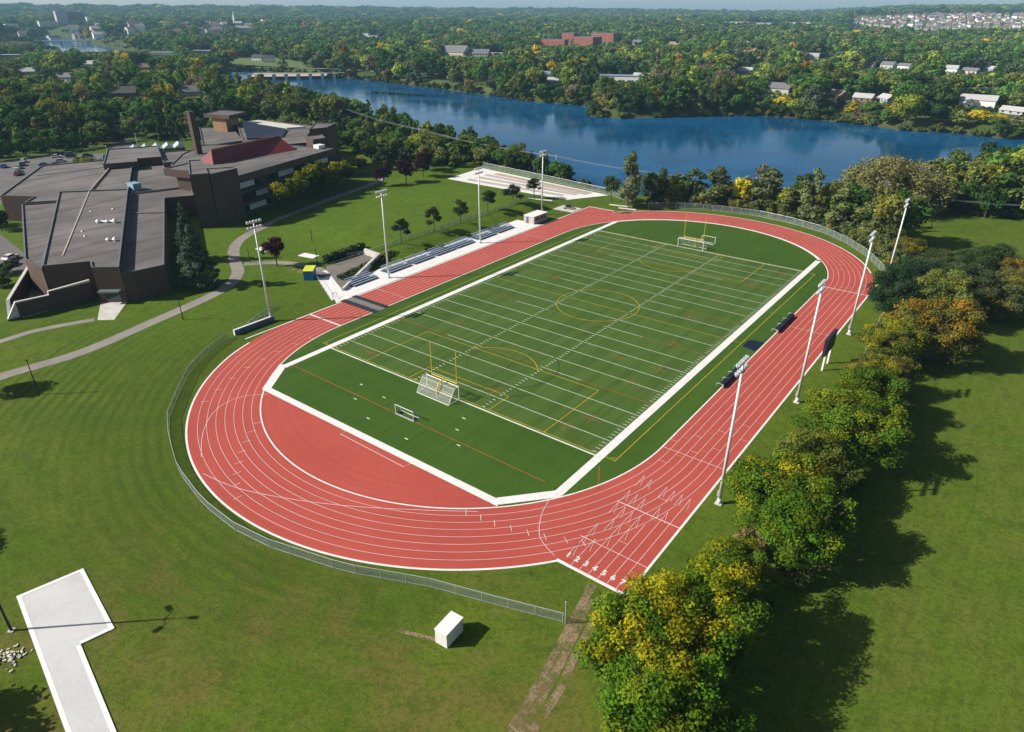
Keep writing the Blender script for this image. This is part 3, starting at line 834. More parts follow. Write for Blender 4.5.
# ------------------------------------------------------------------ goals
def big_goal(y, s, label):
    g = empty('soccer_goal', (-.6, y, 0), 0 if s < 0 else math.pi, label, 'soccer goal', 'full size soccer goals')
    W_, H_, D_ = 3.66, 2.44, 2.6
    m = MB()
    for x in (-W_, W_): m.tube((x,0,0), (x,0,H_), .07)
    m.tube((-W_,0,H_), (W_,0,H_), .07); m.build('goal_frame', M['white_paint'], g)
    m = MB()
    for x in (-W_, W_):
        m.tube((x,0,H_), (x,-1.1,H_), .04); m.tube((x,-1.1,H_), (x,-D_,.05), .04); m.tube((x,0,.05), (x,-D_,.05), .05)
    m.tube((-W_,-D_,.05), (W_,-D_,.05), .05); m.tube((-W_,-1.1,H_), (W_,-1.1,H_), .03); m.build('net_support', M['white_paint'], g)
    m = MB(); 
    m.poly([(-W_,-.05,H_-.02),(W_,-.05,H_-.02),(W_,-1.1,H_-.02),(-W_,-1.1,H_-.02)]); m.poly([(-W_,-1.1,H_-.02),(W_,-1.1,H_-.02),(W_,-D_,.06),(-W_,-D_,.06)])
    for x in (-W_, W_): m.poly([(x,-.05,.06),(x,-.05,H_),(x,-1.1,H_),(x,-D_,.06)])
    m.build('net', M['net'], g)
    m = MB()
    for k in range(5):
        x = -W_ + (k + .5) * 2 * W_ / 5; m.path([(x,0,H_),(x,-1.1,H_-.03),(x,-D_,.06)], .007, n=4)
    for k in range(3):
        t = k / 3; m.tube((-W_, -1.1-(D_-1.1)*t, H_*(1-t)), (W_, -1.1-(D_-1.1)*t, H_*(1-t)), .007, n=4)
    m.build('net_cord', M['white_paint'], g)
    return g
big_goal(-50.15, -1, 'full size white soccer goal with net in front of the near yellow goalpost')
big_goal(50.15, 1, 'full size white soccer goal with net in front of the far yellow goalpost')
def football_post(y, s, label):
    g = empty('football_goalpost', (0, y, 0), 0 if s < 0 else math.pi, label, 'goalpost', 'yellow football goalposts')
    m = MB(); m.path([(0,-1.9,0), (0,-1.9,1.3), (0,-1.75,2.1), (0,-1.3,2.75), (0,-.6,3.0), (0,0,3.05)], .11, .1, 10); m.build('gooseneck', M['yellow_metal'], g)
    MB().tube((-2.85,0,3.05), (2.85,0,3.05), .08).build('crossbar', M['yellow_metal'], g)
    for x in (-2.82, 2.82): MB().tube((x,0,3.05), (x,0,9.2), .06).build('upright', M['yellow_metal'], g)
football_post(-50.3, -1, 'yellow gooseneck football goalpost at the near goal line')
football_post(50.3, 1, 'yellow gooseneck football goalpost at the far goal line')
def small_goal(x, y, rz, label):
    g = empty('small_goal', (x, y, 0), rz, label, 'small goal', 'small portable goals')
    m = MB()
    for a, b_ in (((-2.0,0,0),(-2.0,0,1.75)), ((2.0,0,0),(2.0,0,1.75)), ((-2.0,0,1.75),(2.0,0,1.75))): m.tube(a, b_, .06)
    m.build('goal_frame', M['pole_white'], g)
    m = MB()
    for xx in (-2.0, 2.0): m.path([(xx,0,1.72),(xx,1.0,.9),(xx,1.2,.05)], .03); m.tube((xx,0,.05),(xx,1.2,.05), .04)
    m.tube((-2.0,1.2,.05),(2.0,1.2,.05), .06); m.build('net_support', M['pole_white'], g)
    MB().box(-1.95, .3, .02, -1.3, 1.0, .2).build('sandbag', M['dark_metal'], g); MB().box(1.3, .3, .02, 1.95, 1.0, .2).build('sandbag', M['dark_metal'], g)
    MB().box(-2.1, -.12, .02, 2.1, .12, .14).build('front_sill', M['galv'], g)
small_goal(-.1, -59.8, 0, 'small portable goal frame alone in the near end zone')
small_goal(1.1, 58.7, math.pi, 'small portable goal frame behind the far soccer goal')

# ------------------------------------------------------------------ bleachers
def bleacher():
    r = empty('bleacher', (0,0,0), 0)
    Lh = 3.75
    for k in range(5):
        x = -.75 * k; z = .40 + .22 * k
        MB().box(x-.18, -Lh, z-.04, x+.14, Lh, z).build('seat_plank', M['aluminium'], r)
        if k: MB().box(x+.22, -Lh, z-.28, x+.55, Lh, z-.24).build('foot_plank', M['aluminium'], r)
    for y in (-3.8, -1.3, 1.3, 3.8):
        m = MB(); m.tube((.1,y,.03), (-3.0,y,.03), .04); m.tube((.1,y,.34), (-3.0,y,1.24), .04)
        for k in range(5): m.tube((-.75*k,y,.03), (-.75*k,y,.36+.22*k), .03)
        m.build('support_frame', M['bleach_dark'], r)
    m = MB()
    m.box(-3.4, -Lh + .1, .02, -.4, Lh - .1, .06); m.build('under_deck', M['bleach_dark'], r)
    return r
bl0 = bleacher()
BL = [(-21.8, 'bleacher section at the near end of the row, beside the terrace wall'), (-10.2, 'bleacher section just past the second west floodlight mast'), (-1.6, 'third bleacher section counted from the terrace wall'),
      (6.9, 'middle bleacher section of the row of seven'), (15.0, 'bleacher section just before the third west floodlight mast'), (24.9, 'bleacher section just past the third west floodlight mast'), (33.4, 'bleacher section nearest to the announcer booth')]
for i, (y, lab) in enumerate(BL):
    o = bl0 if i == 0 else copy_tree(bl0)
    o.location = (-51.6, y, .02); tag(o, 'grey aluminium ' + lab, 'bleacher', 'bleachers along the west straight')

# announcer booth
bo = empty('announcer_booth', (-50.6, 47.2, 0), 0, 'small pale announcer booth with a white flat roof beside the west straight', 'booth')
MB().box(-1.9, -3.6, 0, 1.9, 3.6, 2.3).build('wall', M['brickpink'], bo)
MB().box(-2.0, -3.75, 2.3, 2.0, 3.75, 2.45).build('roof', M['concrete_white'], bo)
for y in (-1.8, 1.3): 
    wn = MB().box(1.9, y-1.2, .95, 1.93, y+1.2, 2.1).build('window', M['glass'], bo); MB().box(1.935, y-.05, .95, 1.95, y+.05, 2.1).build('mullion', M['white_paint'], wn)
MB().box(-1.0, -3.63, .0, -.1, -3.6, 2.05).build('door', M['bleach_dark'], bo)
# stack of kit beyond the booth
kt = empty('equipment_cart', (-50.6, 66.0, 0), R(20), 'small loaded equipment cart on a pale slab beyond the announcer booth', 'cart')
MB().box(-1.8,-1.0,.35,1.8,1.0,.5).build('deck', M['galv'], kt); MB().box(-.9,-.6,.5,.7,.6,1.3).build('load', M['dark_metal'], kt)
for x in (-1.2, 1.2):
    for y in (-1.02, 1.02): MB().tube((x,y-.06,.25),(x,y+.06,.25), .25, n=12).build('wheel', M['rubber'], kt)
tag(MB().box(-54.6, 62.6, 0, -47.2, 68.8, .06).build('equipment_slab', M['concrete']), kind='structure')
for i, (x, y, a, L) in enumerate(((-62.2, 65.5, 15, 9), (-38.6, 79.4, 12, 8), (-35.0, 77.2, 12, 6))):
    o = empty('timber_planks', (x, y, T1(x, y) + .01), R(a))
    MB().box(-L/2, -.14, 0, L/2, .14, .1).build('plank', M['concrete_white'], o); MB().box(-L/2, .5, 0, L/2, .78, .1).build('plank', M['concrete_white'], o)
    tag(o, ['pair of pale planks on the grass bank behind the booth', 'pair of pale planks on the grass beyond the far track corner', 'shorter pair of pale planks beside the far track corner'][i], 'planks')

# ------------------------------------------------------------------ terrace walls, hedge, wall at corner, bin
m = MB(); m.prism([(-51.9, -28.9), (-51.5, -28.5), (-61.2, -7.8), (-61.8, -8.2)], 0, [.7, .7, 1.9, 1.9]); tag(m.build('retaining_wall', M['concrete']), 'pale concrete retaining wall beside the near bleacher', 'wall')
m = MB(); m.prism([(-67.4, -7.4), (-67.2, -8.2), (-61.6, -8.8), (-61.6, -8.0)], 0, 1.9); tag(m.build('retaining_wall', M['concrete']), 'short pale concrete wall at the top of the gravel terrace', 'wall')
def leaf_cards(boxes, n, size, seed):
    r2 = np.random.default_rng(seed); V = []; F = []
    for (x0, y0, z0, x1, y1, z1) in boxes:
        c = r2.uniform((x0,y0,z0), (x1,y1,z1), (n,3)); nr = r2.normal(size=(n,3)); nr /= np.linalg.norm(nr, axis=1, keepdims=True)
        t = np.cross(nr, r2.normal(size=(n,3))); t /= np.linalg.norm(t, axis=1, keepdims=True); bt = np.cross(nr, t); s = size * r2.uniform(.6, 1.3, (n,1))
        for i in range(n):
            k = len(V); V += [tuple(c[i]-t[i]*s[i]-bt[i]*s[i]*.5), tuple(c[i]+t[i]*s[i]-bt[i]*s[i]*.5), tuple(c[i]+t[i]*s[i]+bt[i]*s[i]*.5), tuple(c[i]-t[i]*s[i]+bt[i]*s[i]*.5)]; F.append((k,k+1,k+2,k+3))
    mb = MB(); mb.v = V; mb.f = F; mb.m = [0]*len(F); return mb
hd = leaf_cards([(-.8, -.0, 0, .8, 14.0, 2.0)], 1500, .3, 4).build('hedge', M['hedge'], loc=(-70.6, -18.6, 0)); hd.rotation_euler[2] = R(3)
tag(hd, 'clipped dark green hedge along the back of the gravel terrace', 'hedge')
iv = leaf_cards([(-1.6, -.2, 0, 1.0, 22.0, 1.1)], 1600, .28, 5).build('groundcover_shrubs', M['hedge'], loc=(-57.4, -24.0, .0)); iv.rotation_euler[2] = R(10)
tag(iv, 'dark low shrub bed between the retaining wall and the near bleachers', 'shrubs', kind='stuff')
rl = empty('hand_railing', (-67.2, -19.6, 0), 0, 'steel hand railing between the hedge and the gravel terrace', 'railing')
m = MB()
for k in range(9): m.tube((0, k*1.4, 0), (0, k*1.4, 1.1), .03)
m.build('baluster', M['bleach_dark'], rl); MB().tube((0,0,1.1), (0,11.2,1.1), .035).build('rail', M['galv'], rl)
rl = empty('hand_railing', (-49.3, -33.6, 0), 0, 'dark curved hand railing at the foot of the white ramp', 'railing')
MB().path([(0,0,0),(0,0,1.05),(-.9,.5,1.05),(-.5,1.6,1.05),(-.5,1.6,0)], .05).build('rail', M['blue_paint'], rl)
rl = empty('hand_railing', (-67.7, -25.0, 0), math.atan2(-9.2, 18.4), 'steel hand railing along the lawn edge of the white ramp', 'railing')
m = MB()
for k in range(9): m.tube((k*2.4, 0, 0), (k*2.4, 0, 1.0), .03)
m.build('baluster', M['galv'], rl); MB().tube((0,0,1.0), (19.2,0,1.0), .03).build('rail', M['galv'], rl)
bn = empty('storage_bin', (-65.0, -27.6, 0), R(132), 'bright blue storage bin with a yellow lid beside the ramp', 'storage bin')
MB().box(-2.0,-1.15,0,2.0,1.15,2.3).build('body', M['blue_paint'], bn)
yl_ = simple('lime_lid', (.60, .66, .03), .5)
MB().box(-2.1,-1.25,2.3,2.1,1.25,2.45).build('lid', yl_, bn)
tag(MB().box(-66.8,-26.2,.03,-62.4,-23.0,.05).build('shaded_mat', M['rubber_grey']), 'flat grey mat on the ramp beside the blue bin', 'mat')  # thin sheet in plain grey rubber, laid flat next to the bin
m = MB(); m.box(-.25, 0, 0, .25, 9.4, 1.15); cw = m.build('corner_wall', M['concrete_white'], loc=(-49.9, -58.2, 0)); tag(cw, 'low white concrete wall at the outer corner of the west straight', 'wall')
m = MB(); 
for k in range(6): m.tube((0, k*1.85, 1.15), (0, k*1.85, 2.0), .03)
m.tube((0,0,2.0),(0,9.3,2.0),.03); m.build('guard_rail', M['galv'], cw)
m = MB(); m.box(-.1, .02, .05, -.02, 9.3, 1.1); MB().box(.252, .05, .02, .30, 9.3, 1.05).build('navy_pad', M['bleach_dark'], cw)
for x, y, a, lab in ((-79.0, -17.2, 10, 'pale square slab on the lawn near the terrace lamp'), (-93.0, -21.0, 0, 'small pale slab behind the purple tree')):
    o = MB().box(-2.6, -1.3, 0, 2.6, 1.3, .12).build('stone_slab', M['concrete_white'], loc=(x, y, T1(x,y))); o.rotation_euler[2] = R(a); tag(o, lab, 'slab')
# white shed
sh = empty('storage_shed', (35.45, -89.0, 0), R(94), 'white metal storage shed alone on the grass in front of the near fence', 'shed')
MB().box(0, 0, .05, 2.75, 1.5, 1.85).build('wall', M['white_wall'], sh)
m = MB(); m.box(-.06,-.06,1.85,2.81,1.56,1.92); m.build('roof', M['white_paint'], sh)
MB().box(.2, -.03, .12, 1.3, 0, 1.7).build('door', M['white_paint'], sh); MB().box(-.02,-.02,0,2.77,1.52,.05).build('base_skid', M['concrete'], sh)
m = MB()
for k in range(10): m.box(.12 + k*.27, -.018, .1, .16 + k*.27, -.002, 1.82); 
for k in range(5): m.box(-.018, .12 + k*.3, .1, -.002, .16 + k*.3, 1.82)
m.build('wall_rib', M['concrete_white'], sh)
# rubble heap bottom left
m = MB(); r3 = random.Random(5)
for k in range(70):
    x, y = r3.gauss(0, .55), r3.gauss(0, .8); s = r3.uniform(.06, .16); z = max(0, .28 - .2*math.hypot(x, y)) * r3.random()
    m.box(x-s, y-s*.5, z, x+s, y+s*.5, z+s, 0, lambda p, a=r3.uniform(0,3): (p[0]*math.cos(a)-p[1]*math.sin(a), p[0]*math.sin(a)+p[1]*math.cos(a), p[2]))
tag(m.build('rubble_heap', M['stone'], loc=(1.0, -116.6, 0)), 'heap of pale broken stones at the lower left edge', 'rubble', kind='stuff')

# ------------------------------------------------------------------ the brick campus building
GO = (-94.87, -59.93); ga = R(65); gc, gs = math.cos(ga), math.sin(ga)
def G(a, b): return (GO[0] + a * gc - b * gs, GO[1] + a * gs + b * gc)
bld = empty('campus_building', (0, 0, 0), 0, 'sprawling brown brick campus building with flat grey roofs and a red ribbed roof', 'building')
def block(outline, z1, par=.35, rim=.3, mat='brick', z0=0, name='wing_block'):
    """brick block with a recessed gravel roof and a metal-capped parapet"""
    P = np.array(outline, float)
    if sum(P[i-1][0]*P[i][1] - P[i][0]*P[i-1][1] for i in range(len(P))) < 0: P = P[::-1]
    n = len(P)
    ins = []
    for i in range(n):
        a, b_, c = P[i-1], P[i], P[(i+1) % n]
        d1 = (b_-a)/np.linalg.norm(b_-a); d2 = (c-b_)/np.linalg.norm(c-b_)
        n1 = np.array([-d1[1], d1[0]]); n2 = np.array([-d2[1], d2[0]]); k = n1 + n2; k = k / max(k @ n1, .3)
        ins.append(b_ + k * rim)
    m = MB(); m.prism([tuple(p) for p in P], z0, z1 - par - .04)
    # parapet ring
    bb = len(m.v)
    m.v += [(p[0],p[1],z1-par-.04) for p in P] + [(p[0],p[1],z1) for p in P] + [(p[0],p[1],z1) for p in ins] + [(p[0],p[1],z1-par-.03) for p in ins]
    for i in range(n):
        j = (i+1) % n
        for k in range(2):
            m.f.append((bb+k*n+i, bb+k*n+j, bb+(k+1)*n+j, bb+(k+1)*n+i)); m.m.append(0 if k == 0 else 1)
        m.f.append((bb+2*n+i, bb+2*n+j, bb+3*n+j, bb+3*n+i)); m.m.append(0)
    w_ = m.build(name, [M[mat], M['roof_edge']], bld)
    r = MB(); r.poly([(p[0], p[1], z1 - par) for p in ins]); r.build('flat_roof', M['roofing'], w_)
    return w_
# gym (west hall), lower east roof, north halls
BW = [(-98.8, -72.3), (-93.7, -64.4), (-89.2, -66.2), (-84.6, -62.4), (-157.4, -24.6), (-170.8, -39.4), (-107.0, -68.6)]
block(BW, 8.3)
block([(-84.55, -62.3), (-83.0, -53.4), (-143.5, -20.6), (-139.4, -13.0), (-151.5, -7.6), (-157.3, -24.45)], 6.7)
block([(-98.9, -72.5), (-107.2, -68.9), (-160.0, -42.6), (-165.5, -52.0), (-109.8, -71.9)], 7.6)
block([(-166.2, -51.0), (-160.2, -42.9), (-171.4, -39.7), (-157.8, -24.4), (-210.4, 3.5), (-222.0, -24.5), (-181.5, -52.0), (-172.0, -46.0)], 7.9)
block([(-157.3, -24.0), (-151.3, -7.4), (-166.0, 2.0), (-196.0, 21.0), (-210.0, 3.7)], 6.9)
block([G(-1.3, 112), G(9.8, 112), G(9.8, 118), G(18, 118), G(18, 145), G(0, 145)], 9.6)
block([G(18.1, 112), G(31, 112), G(31, 136), G(18.1, 136)], 8.4)
block([(-198.5, 25.9), (-198.3, 43.8), (-234.0, 61.7), (-246.3, 52.5)], 10.2)
block([(-233.0, 51.9), (-225.2, 53.8), (-229.0, 62.6), (-237.0, 60.5)], 15.6, mat='brick_tan')
block([(-236.0, 50.0), (-221.5, 53.4), (-227.5, 66.0), (-241.5, 62.0)], 17.2, z0=15.65, par=.2)
block([G(-3.0, 145.2), G(1.6, 145.2), G(1.6, 165), G(-3, 165)], 4.5)
# chimney + stair tower + dark end wall
m = MB(); c = [(-181.6, 13.8), (-181.6, 15.9), (-183.8, 15.9), (-183.8, 13.8)]; m.prism(c, 0, 25.6); ch = m.build('chimney', M['brick'], bld)
block([(-125.8, -20.5), (-123.1, -16.1), (-144.0, -5.9), (-146.4, -9.1)], 16.0, .3)
block([(-123.0, -15.9), (-124.4, -5.9), (-127.0, -5.3), (-131.6, -11.9)], 15.7, .25)
block([(-131.8, -11.8), (-127.1, -5.2), (-143.9, -5.7)], 12.4, .3)
# right wing (classrooms), long strip windows under a deep eave
P0 = np.array((-126.2, -5.6)); P1 = np.array((-140.0, 43.2)); dv = (P1 - P0) / np.linalg.norm(P1 - P0); nv = np.array([-dv[1], dv[0]])   # nv points west
LWG = np.linalg.norm(P1 - P0)
def Wp(s, t): q = P0 + dv * s + nv * t; return (q[0], q[1])
m = MB(); m.prism([Wp(1.5, 2.0), Wp(LWG, 2.0), Wp(LWG, 26), Wp(1.5, 26)], 0, 10.6); core = m.build('classroom_wing', M['brick'], bld)
block([Wp(.6, 0), Wp(LWG + 1, 0), Wp(LWG + 1, 30), Wp(.6, 30)], 13.0, .3, .35, z0=10.62, name='wing_eave')
glb = simple('wing_fascia', (.075, .085, .055), .7)
for s0, z_a, z_b, mt_ in ((1.6, 8.3, 10.0, 'glass'), (1.6, 4.6, 6.3, 'glass'), (1.6, 1.0, 2.7, 'glass')):
    for k in range(12):
        a = s0 + k * (LWG - 2.5) / 12; b_ = a + (LWG - 2.5) / 12 - .12
        wn = MB(); q0, q1 = Wp(a, 1.97), Wp(b_, 1.97); q2, q3 = Wp(b_, 2.02), Wp(a, 2.02)
        wn.prism([q3, q2, q1, q0][::-1], z_a, z_b); wn.build('window', M['lamp_glass'] if (k * 7 + int(z_a)) % 5 in (0, 3) else M['glass'], bld)
for z_a in (6.9, 3.2): MB().prism([Wp(.9, .9), Wp(LWG, .9), Wp(LWG, 2.0), Wp(.9, 2.0)], z_a, z_a + 1.0).build('spandrel', glb, bld)
# red ribbed roof monitor
m = MB()
m.v = [(-148.9, .6, 12.7), (-149.7, 34.6, 12.7), (-165.0, 36.5, 12.7), (-158.0, .6, 12.7), (-151.4, 2.2, 17.0), (-157.8, 33.2, 17.0), (-166.0, 34.5, 13.4), (-158.5, 2.4, 13.4)]
m.f = [(0,1,5), (0,5,4), (1,2,6,5), (2,3,7,6), (3,0,4,7), (4,5,6,7)]; m.m = [0,0,0,0,0,1]
m.build('red_roof_monitor', [M['roof_red'], M['roofing']], bld)
MB().path([(-151.3, 2.1, 17.05), (-157.7, 33.3, 17.05)], .28).build('ridge_cap', simple('rust_cap', (.30,.12,.07), .6), bld)
# roofs and boxes behind the red monitor
block([(-158.5, -3), (-168, 36), (-178, 50), (-187.4, 36.6), (-198.3, 25.5), (-186, 10), (-170, -3)], 10.9, .3)
block([(-187.4, 37.0), (-168.2, 36.4), (-163, 50), (-177, 60), (-196, 80), (-234, 76), (-233.2, 64), (-220.5, 56.4)], 12.1, .3)
m = MB(); m.prism([(-188.4, 39.6), (-182, 52), (-197, 65), (-219, 58)], 11.7, [12.4, 12.2, 12.5, 14.4]); m.build('sloped_glazing', M['navy'], bld)
m = MB(); m.prism([(-199, 66.5), (-196, 74), (-230, 73.5), (-230, 66)], 11.75, 12.5); m.build('raised_roof_strip', M['concrete'], bld)
block([(-164.0, 52.0), (-162.0, 59.0), (-168.6, 69.4), (-176.5, 64.5)], 16.8, .3)
block([(-153.0, 44.8), (-152.5, 50.5), (-160.5, 55.0), (-162.5, 48.6)], 14.8, .3)
# battered low wall round the south court
LB, RB, CB = np.array((-93.9, -83.0)), np.array((-92.2, -66.2)), np.array((-117.5, -69.5))
def thin_wall(a, b, hs, th, nm):
    a, b = np.array(a, float), np.array(b, float); d = b - a; L = np.linalg.norm(d); d /= L; nn = np.array([-d[1], d[0]]) * th
    m = MB(); mc = MB(); n_ = len(hs)
    for i in range(n_ - 1):
        p, q = a + d * L * hs[i][0], a + d * L * hs[i+1][0]
        m.prism([tuple(p), tuple(q), tuple(q + nn), tuple(p + nn)], -.3, [hs[i][1], hs[i+1][1], hs[i+1][1], hs[i][1]])
        mc.prism([tuple(p - nn*.15), tuple(q - nn*.15), tuple(q + nn*1.15), tuple(p + nn*1.15)], min(hs[i][1], hs[i+1][1]) + .005, [hs[i][1]+.12, hs[i+1][1]+.12, hs[i+1][1]+.12, hs[i][1]+.12])
    w_ = m.build(nm, M['brick'], bld); mc.build('coping', M['concrete'], w_); return w_
thin_wall(LB, RB, [(0, .4), (.13, 3.6), (.5, 3.4), (.505, 4.2), (1, 4.6)], .5, 'court_wall')
thin_wall(LB + (-.6, .2), CB, [(0, .3), (.12, 3.4), (1, 3.6)], -.5, 'court_wall')
MB().prism([(-93.4,-80.5),(-92.7,-67),(-95,-66),(-99.2,-73.2),(-107,-69.6),(-110,-72.3),(-115.5,-70)], -.1, .25).build('court_floor', M['rubber_grey'], bld)
dr = MB(); e_ = np.array((4.6, 3.8)) / np.hypot(4.6, 3.8); o0 = np.array((-89.2, -66.2)); f_ = np.array((e_[1], -e_[0]))
def D2(s, t): q = o0 + e_ * s + f_ * t; return (q[0], q[1])
dr.prism([D2(1.2, .02), D2(1.2, .08), D2(4.6, .08), D2(4.6, .02)][::-1], 0.05, 2.7); d_ = dr.build('entrance_door', M['glass'], bld)
cn = MB(); cn.prism([D2(.6, 0.03), D2(.6, 1.6), D2(5.2, 1.6), D2(5.2, .03)], 2.75, 3.1); cn.build('entrance_canopy', M['roof_edge'], bld)
# roof furniture
pb = MB(); pb.path([(-103.5, -66.2, 7.9), (-165.0, -33.0, 7.9), (-209.0, -4.0, 7.85)], .26, n=6); pb.build('roof_duct', M['sand'], bld)
for p, q, z in (((-145.5, -49.5), (-136.0, -36.2), 7.72), ((-165.8, -39.5), (-156.0, -24.9), 7.72), ((-134.5, -36.0), (-127.5, -29.4), 6.58), ((-205.0, -33.0), (-199.0, -2.0), 7.58), ((-172.0, -36.0), (-160.5, -28.0), 7.7)):
    pb = MB(); pb.tube((*p, z), (*q, z), .16, n=6); pb.build('roof_joint', M['rubber_grey'], bld)
for (x, y, s) in ((-125.6, -48.2, .9), (-124.0, -46.6, .8), (-122.4, -45.4, 1.0), (-107.2, -54.2, .8), (-105.8, -53.2, .9), (-115.5, -56.0, .5), (-137.0, -39.0, .5), (-139.5, -44.0, .4), (-120.5, -54.5, .45)):
    v = MB(); v.tube((x, y, 7.6), (x, y, 7.6 + s * .9), s * .4, s * .4, 10); v.tube((x, y, 7.6 + s * .9), (x, y, 7.6 + s * 1.4), s * .75, s * .25, 10); v.build('roof_vent', M['white_paint'], bld)
for (x, y) in ((-124.8, -47.4), (-123.2, -46.0)):
    MB().tube((x-.8, y, 8.3), (x+.9, y+.5, 8.3), .22).build('vent_pipe', M['white_paint'], bld)
x, y = -161.6, -20.6; MB().box(x-2, y-1.3, 6.6, x+2, y+1.3, 8.9).build('rooftop_unit', simple('pale_blue_unit', (.20,.34,.44), .5), bld)
MB().box(-147.5, 40.5, 12.75, -144.5, 43.5, 14.0).build('rooftop_unit', M['white_paint'], bld)
# glasshouse / skylight sheds at the back
gh = empty('glasshouse', (*G(7, 178), 0), R(65), 'row of pale glazed sheds behind the campus building', 'glasshouse')
for k in range(5):
    m = MB(); m.box(k*4.6, 0, 0, k*4.6+4.4, 9, 3.0); m.build('wall', M['glass'], gh)
    m = MB(); m.v = [(k*4.6-.05,-.1,3.0),(k*4.6+4.45,-.1,3.0),(k*4.6+4.45,9.1,3.0),(k*4.6-.05,9.1,3.0),(k*4.6+2.2,-.1,4.6),(k*4.6+2.2,9.1,4.6)]; m.f = [(0,3,5,4),(1,4,5,2),(0,4,1),(3,2,5)]; m.m=[0]*4; m.build('roof', M['lamp_glass'], gh)

# ------------------------------------------------------------------ cars
CARCOL = {'red': (.32,.02,.02), 'white': (.75,.75,.74), 'blue': (.03,.09,.26), 'black': (.012,.013,.015), 'silver': (.42,.44,.46), 'dark blue': (.015,.03,.08), 'grey': (.16,.165,.17)}
carm = {k: simple('car_paint_' + k.replace(' ', '_'), v, .25, .1, var=.02, spec=.6) for k, v in CARCOL.items()}
def car(col, x, y, rz, lab):
    r = empty('parked_car', (x, y, T1(x, y) + .03), rz, lab, 'car', 'cars parked west of the building')
    m = MB(); prof = [(-2.15,.35),(-2.2,.75),(-2.0,.95),(-1.3,1.0),(1.0,.95),(2.0,.8),(2.2,.6),(2.15,.3)]
    n = len(prof); b = 0
    for yv in (-.86, .86): m.v += [(p[0], yv, p[1]) for p in prof]
    for i in range(n): j = (i+1) % n; m.f.append((i, j, n+j, n+i)); m.m.append(0)
    m.f += [tuple(range(n))[::-1], tuple(range(n, 2*n))]; m.m += [0, 0]; m.build('body', carm[col], r)
    m = MB(); 
    lo = [(-1.7,-.8,.98),(1.05,-.8,.96),(1.05,.8,.96),(-1.7,.8,.98)]; hi = [(-1.2,-.66,1.42),(.35,-.66,1.44),(.35,.66,1.44),(-1.2,.66,1.42)]
    m.v = lo + hi; m.f = [(0,1,5,4),(1,2,6,5),(2,3,7,6),(3,0,4,7)]; m.m = [0]*4; m.build('window', M['glass'], r)
    m = MB(); m.v = hi + [(p[0],p[1],p[2]+.04) for p in hi]; m.f = [(4,5,6,7),(0,1,5,4),(1,2,6,5),(2,3,7,6),(3,0,4,7)]; m.m=[0]*5; m.build('roof', carm[col], r)
    for xx in (-1.35, 1.35):
        for yy in (-.8, .8): MB().tube((xx,yy-.1,.32),(xx,yy+.1,.32),.32,n=12).build('wheel', M['rubber'], r)
    return r
for col, x, y, a, lab in (('blue', -274.9, -20.6, 150, 'blue car at the far left edge of the parking lot'), ('white', -262, -20.4, 150, 'white car in the left parking row'), ('red', -253.6, -23.2, 150, 'red car in the left parking row'),
        ('black', -273.4, -14.2, 150, 'black car at the back of the left parking row'), ('grey', -262, -5.6, 62, 'grey car parked behind the roof corner'), ('white', -280.8, 2.4, 62, 'white car under the tall hedge'), ('dark blue', -276.6, 6.6, 62, 'dark blue car under the tall hedge'),
        ('silver', -268.4, -1.0, 62, 'silver car between the grey and dark blue cars'), ('black', -272.0, 11.6, 62, 'black car nearest the tall poles'), ('white', -139, -66.4, 120, 'white van-like car beside the loading court at the left edge'), ('dark blue', -133.4, -68.6, 120, 'dark blue car beside the loading court'), ('black', -146, -71, 120, 'black car by the shrubs at the left edge'), ('red', -250.5, 13.2, 150, 'small red car beside a leaning pole')):
    car(col, x, y, R(a), lab)
for i_, (col, x, y, a, lab) in enumerate((('silver', -268, -17.6, 150, 'silver car in the left parking row'), ('dark blue', -256.5, -22.0, 150, 'dark blue car beside the red car'), ('white', -281, -11, 150, 'white car at the far end of the left parking row'), ('black', -285, 4.5, 62, 'black car in the shade of the tall hedge'), ('grey', -282.5, 8.6, 62, 'grey car in the shade of the tall hedge'), ('blue', -265, -8.8, 62, 'blue car beside the grey car near the roof corner'),
        ('white', -150, -76, 120, 'white car at the left edge behind the loading court'), ('grey', -158, -74, 120, 'grey car at the left edge of the parking lot'), ('blue', -164, -79, 120, 'blue car by the left edge shrubs'), ('silver', -142.5, -72.5, 120, 'silver car between the black and dark blue cars'))):
    car(col, x, y, R(a), lab)
for (x, y, h, lab) in ((-245, 9.0, 8, 'grey utility post at the corner of the parking lot'), (-262, 30, 9, 'grey utility post behind the back roof')):
    p = empty('utility_post', (x, y, 0), 0, lab, 'post'); MB().tube((0,0,0),(0,0,h),.16,.1).build('pole', M['galv'], p); MB().box(-.5,-.05,h-.3,.5,.05,h-.2).build('bracket', M['galv'], p)

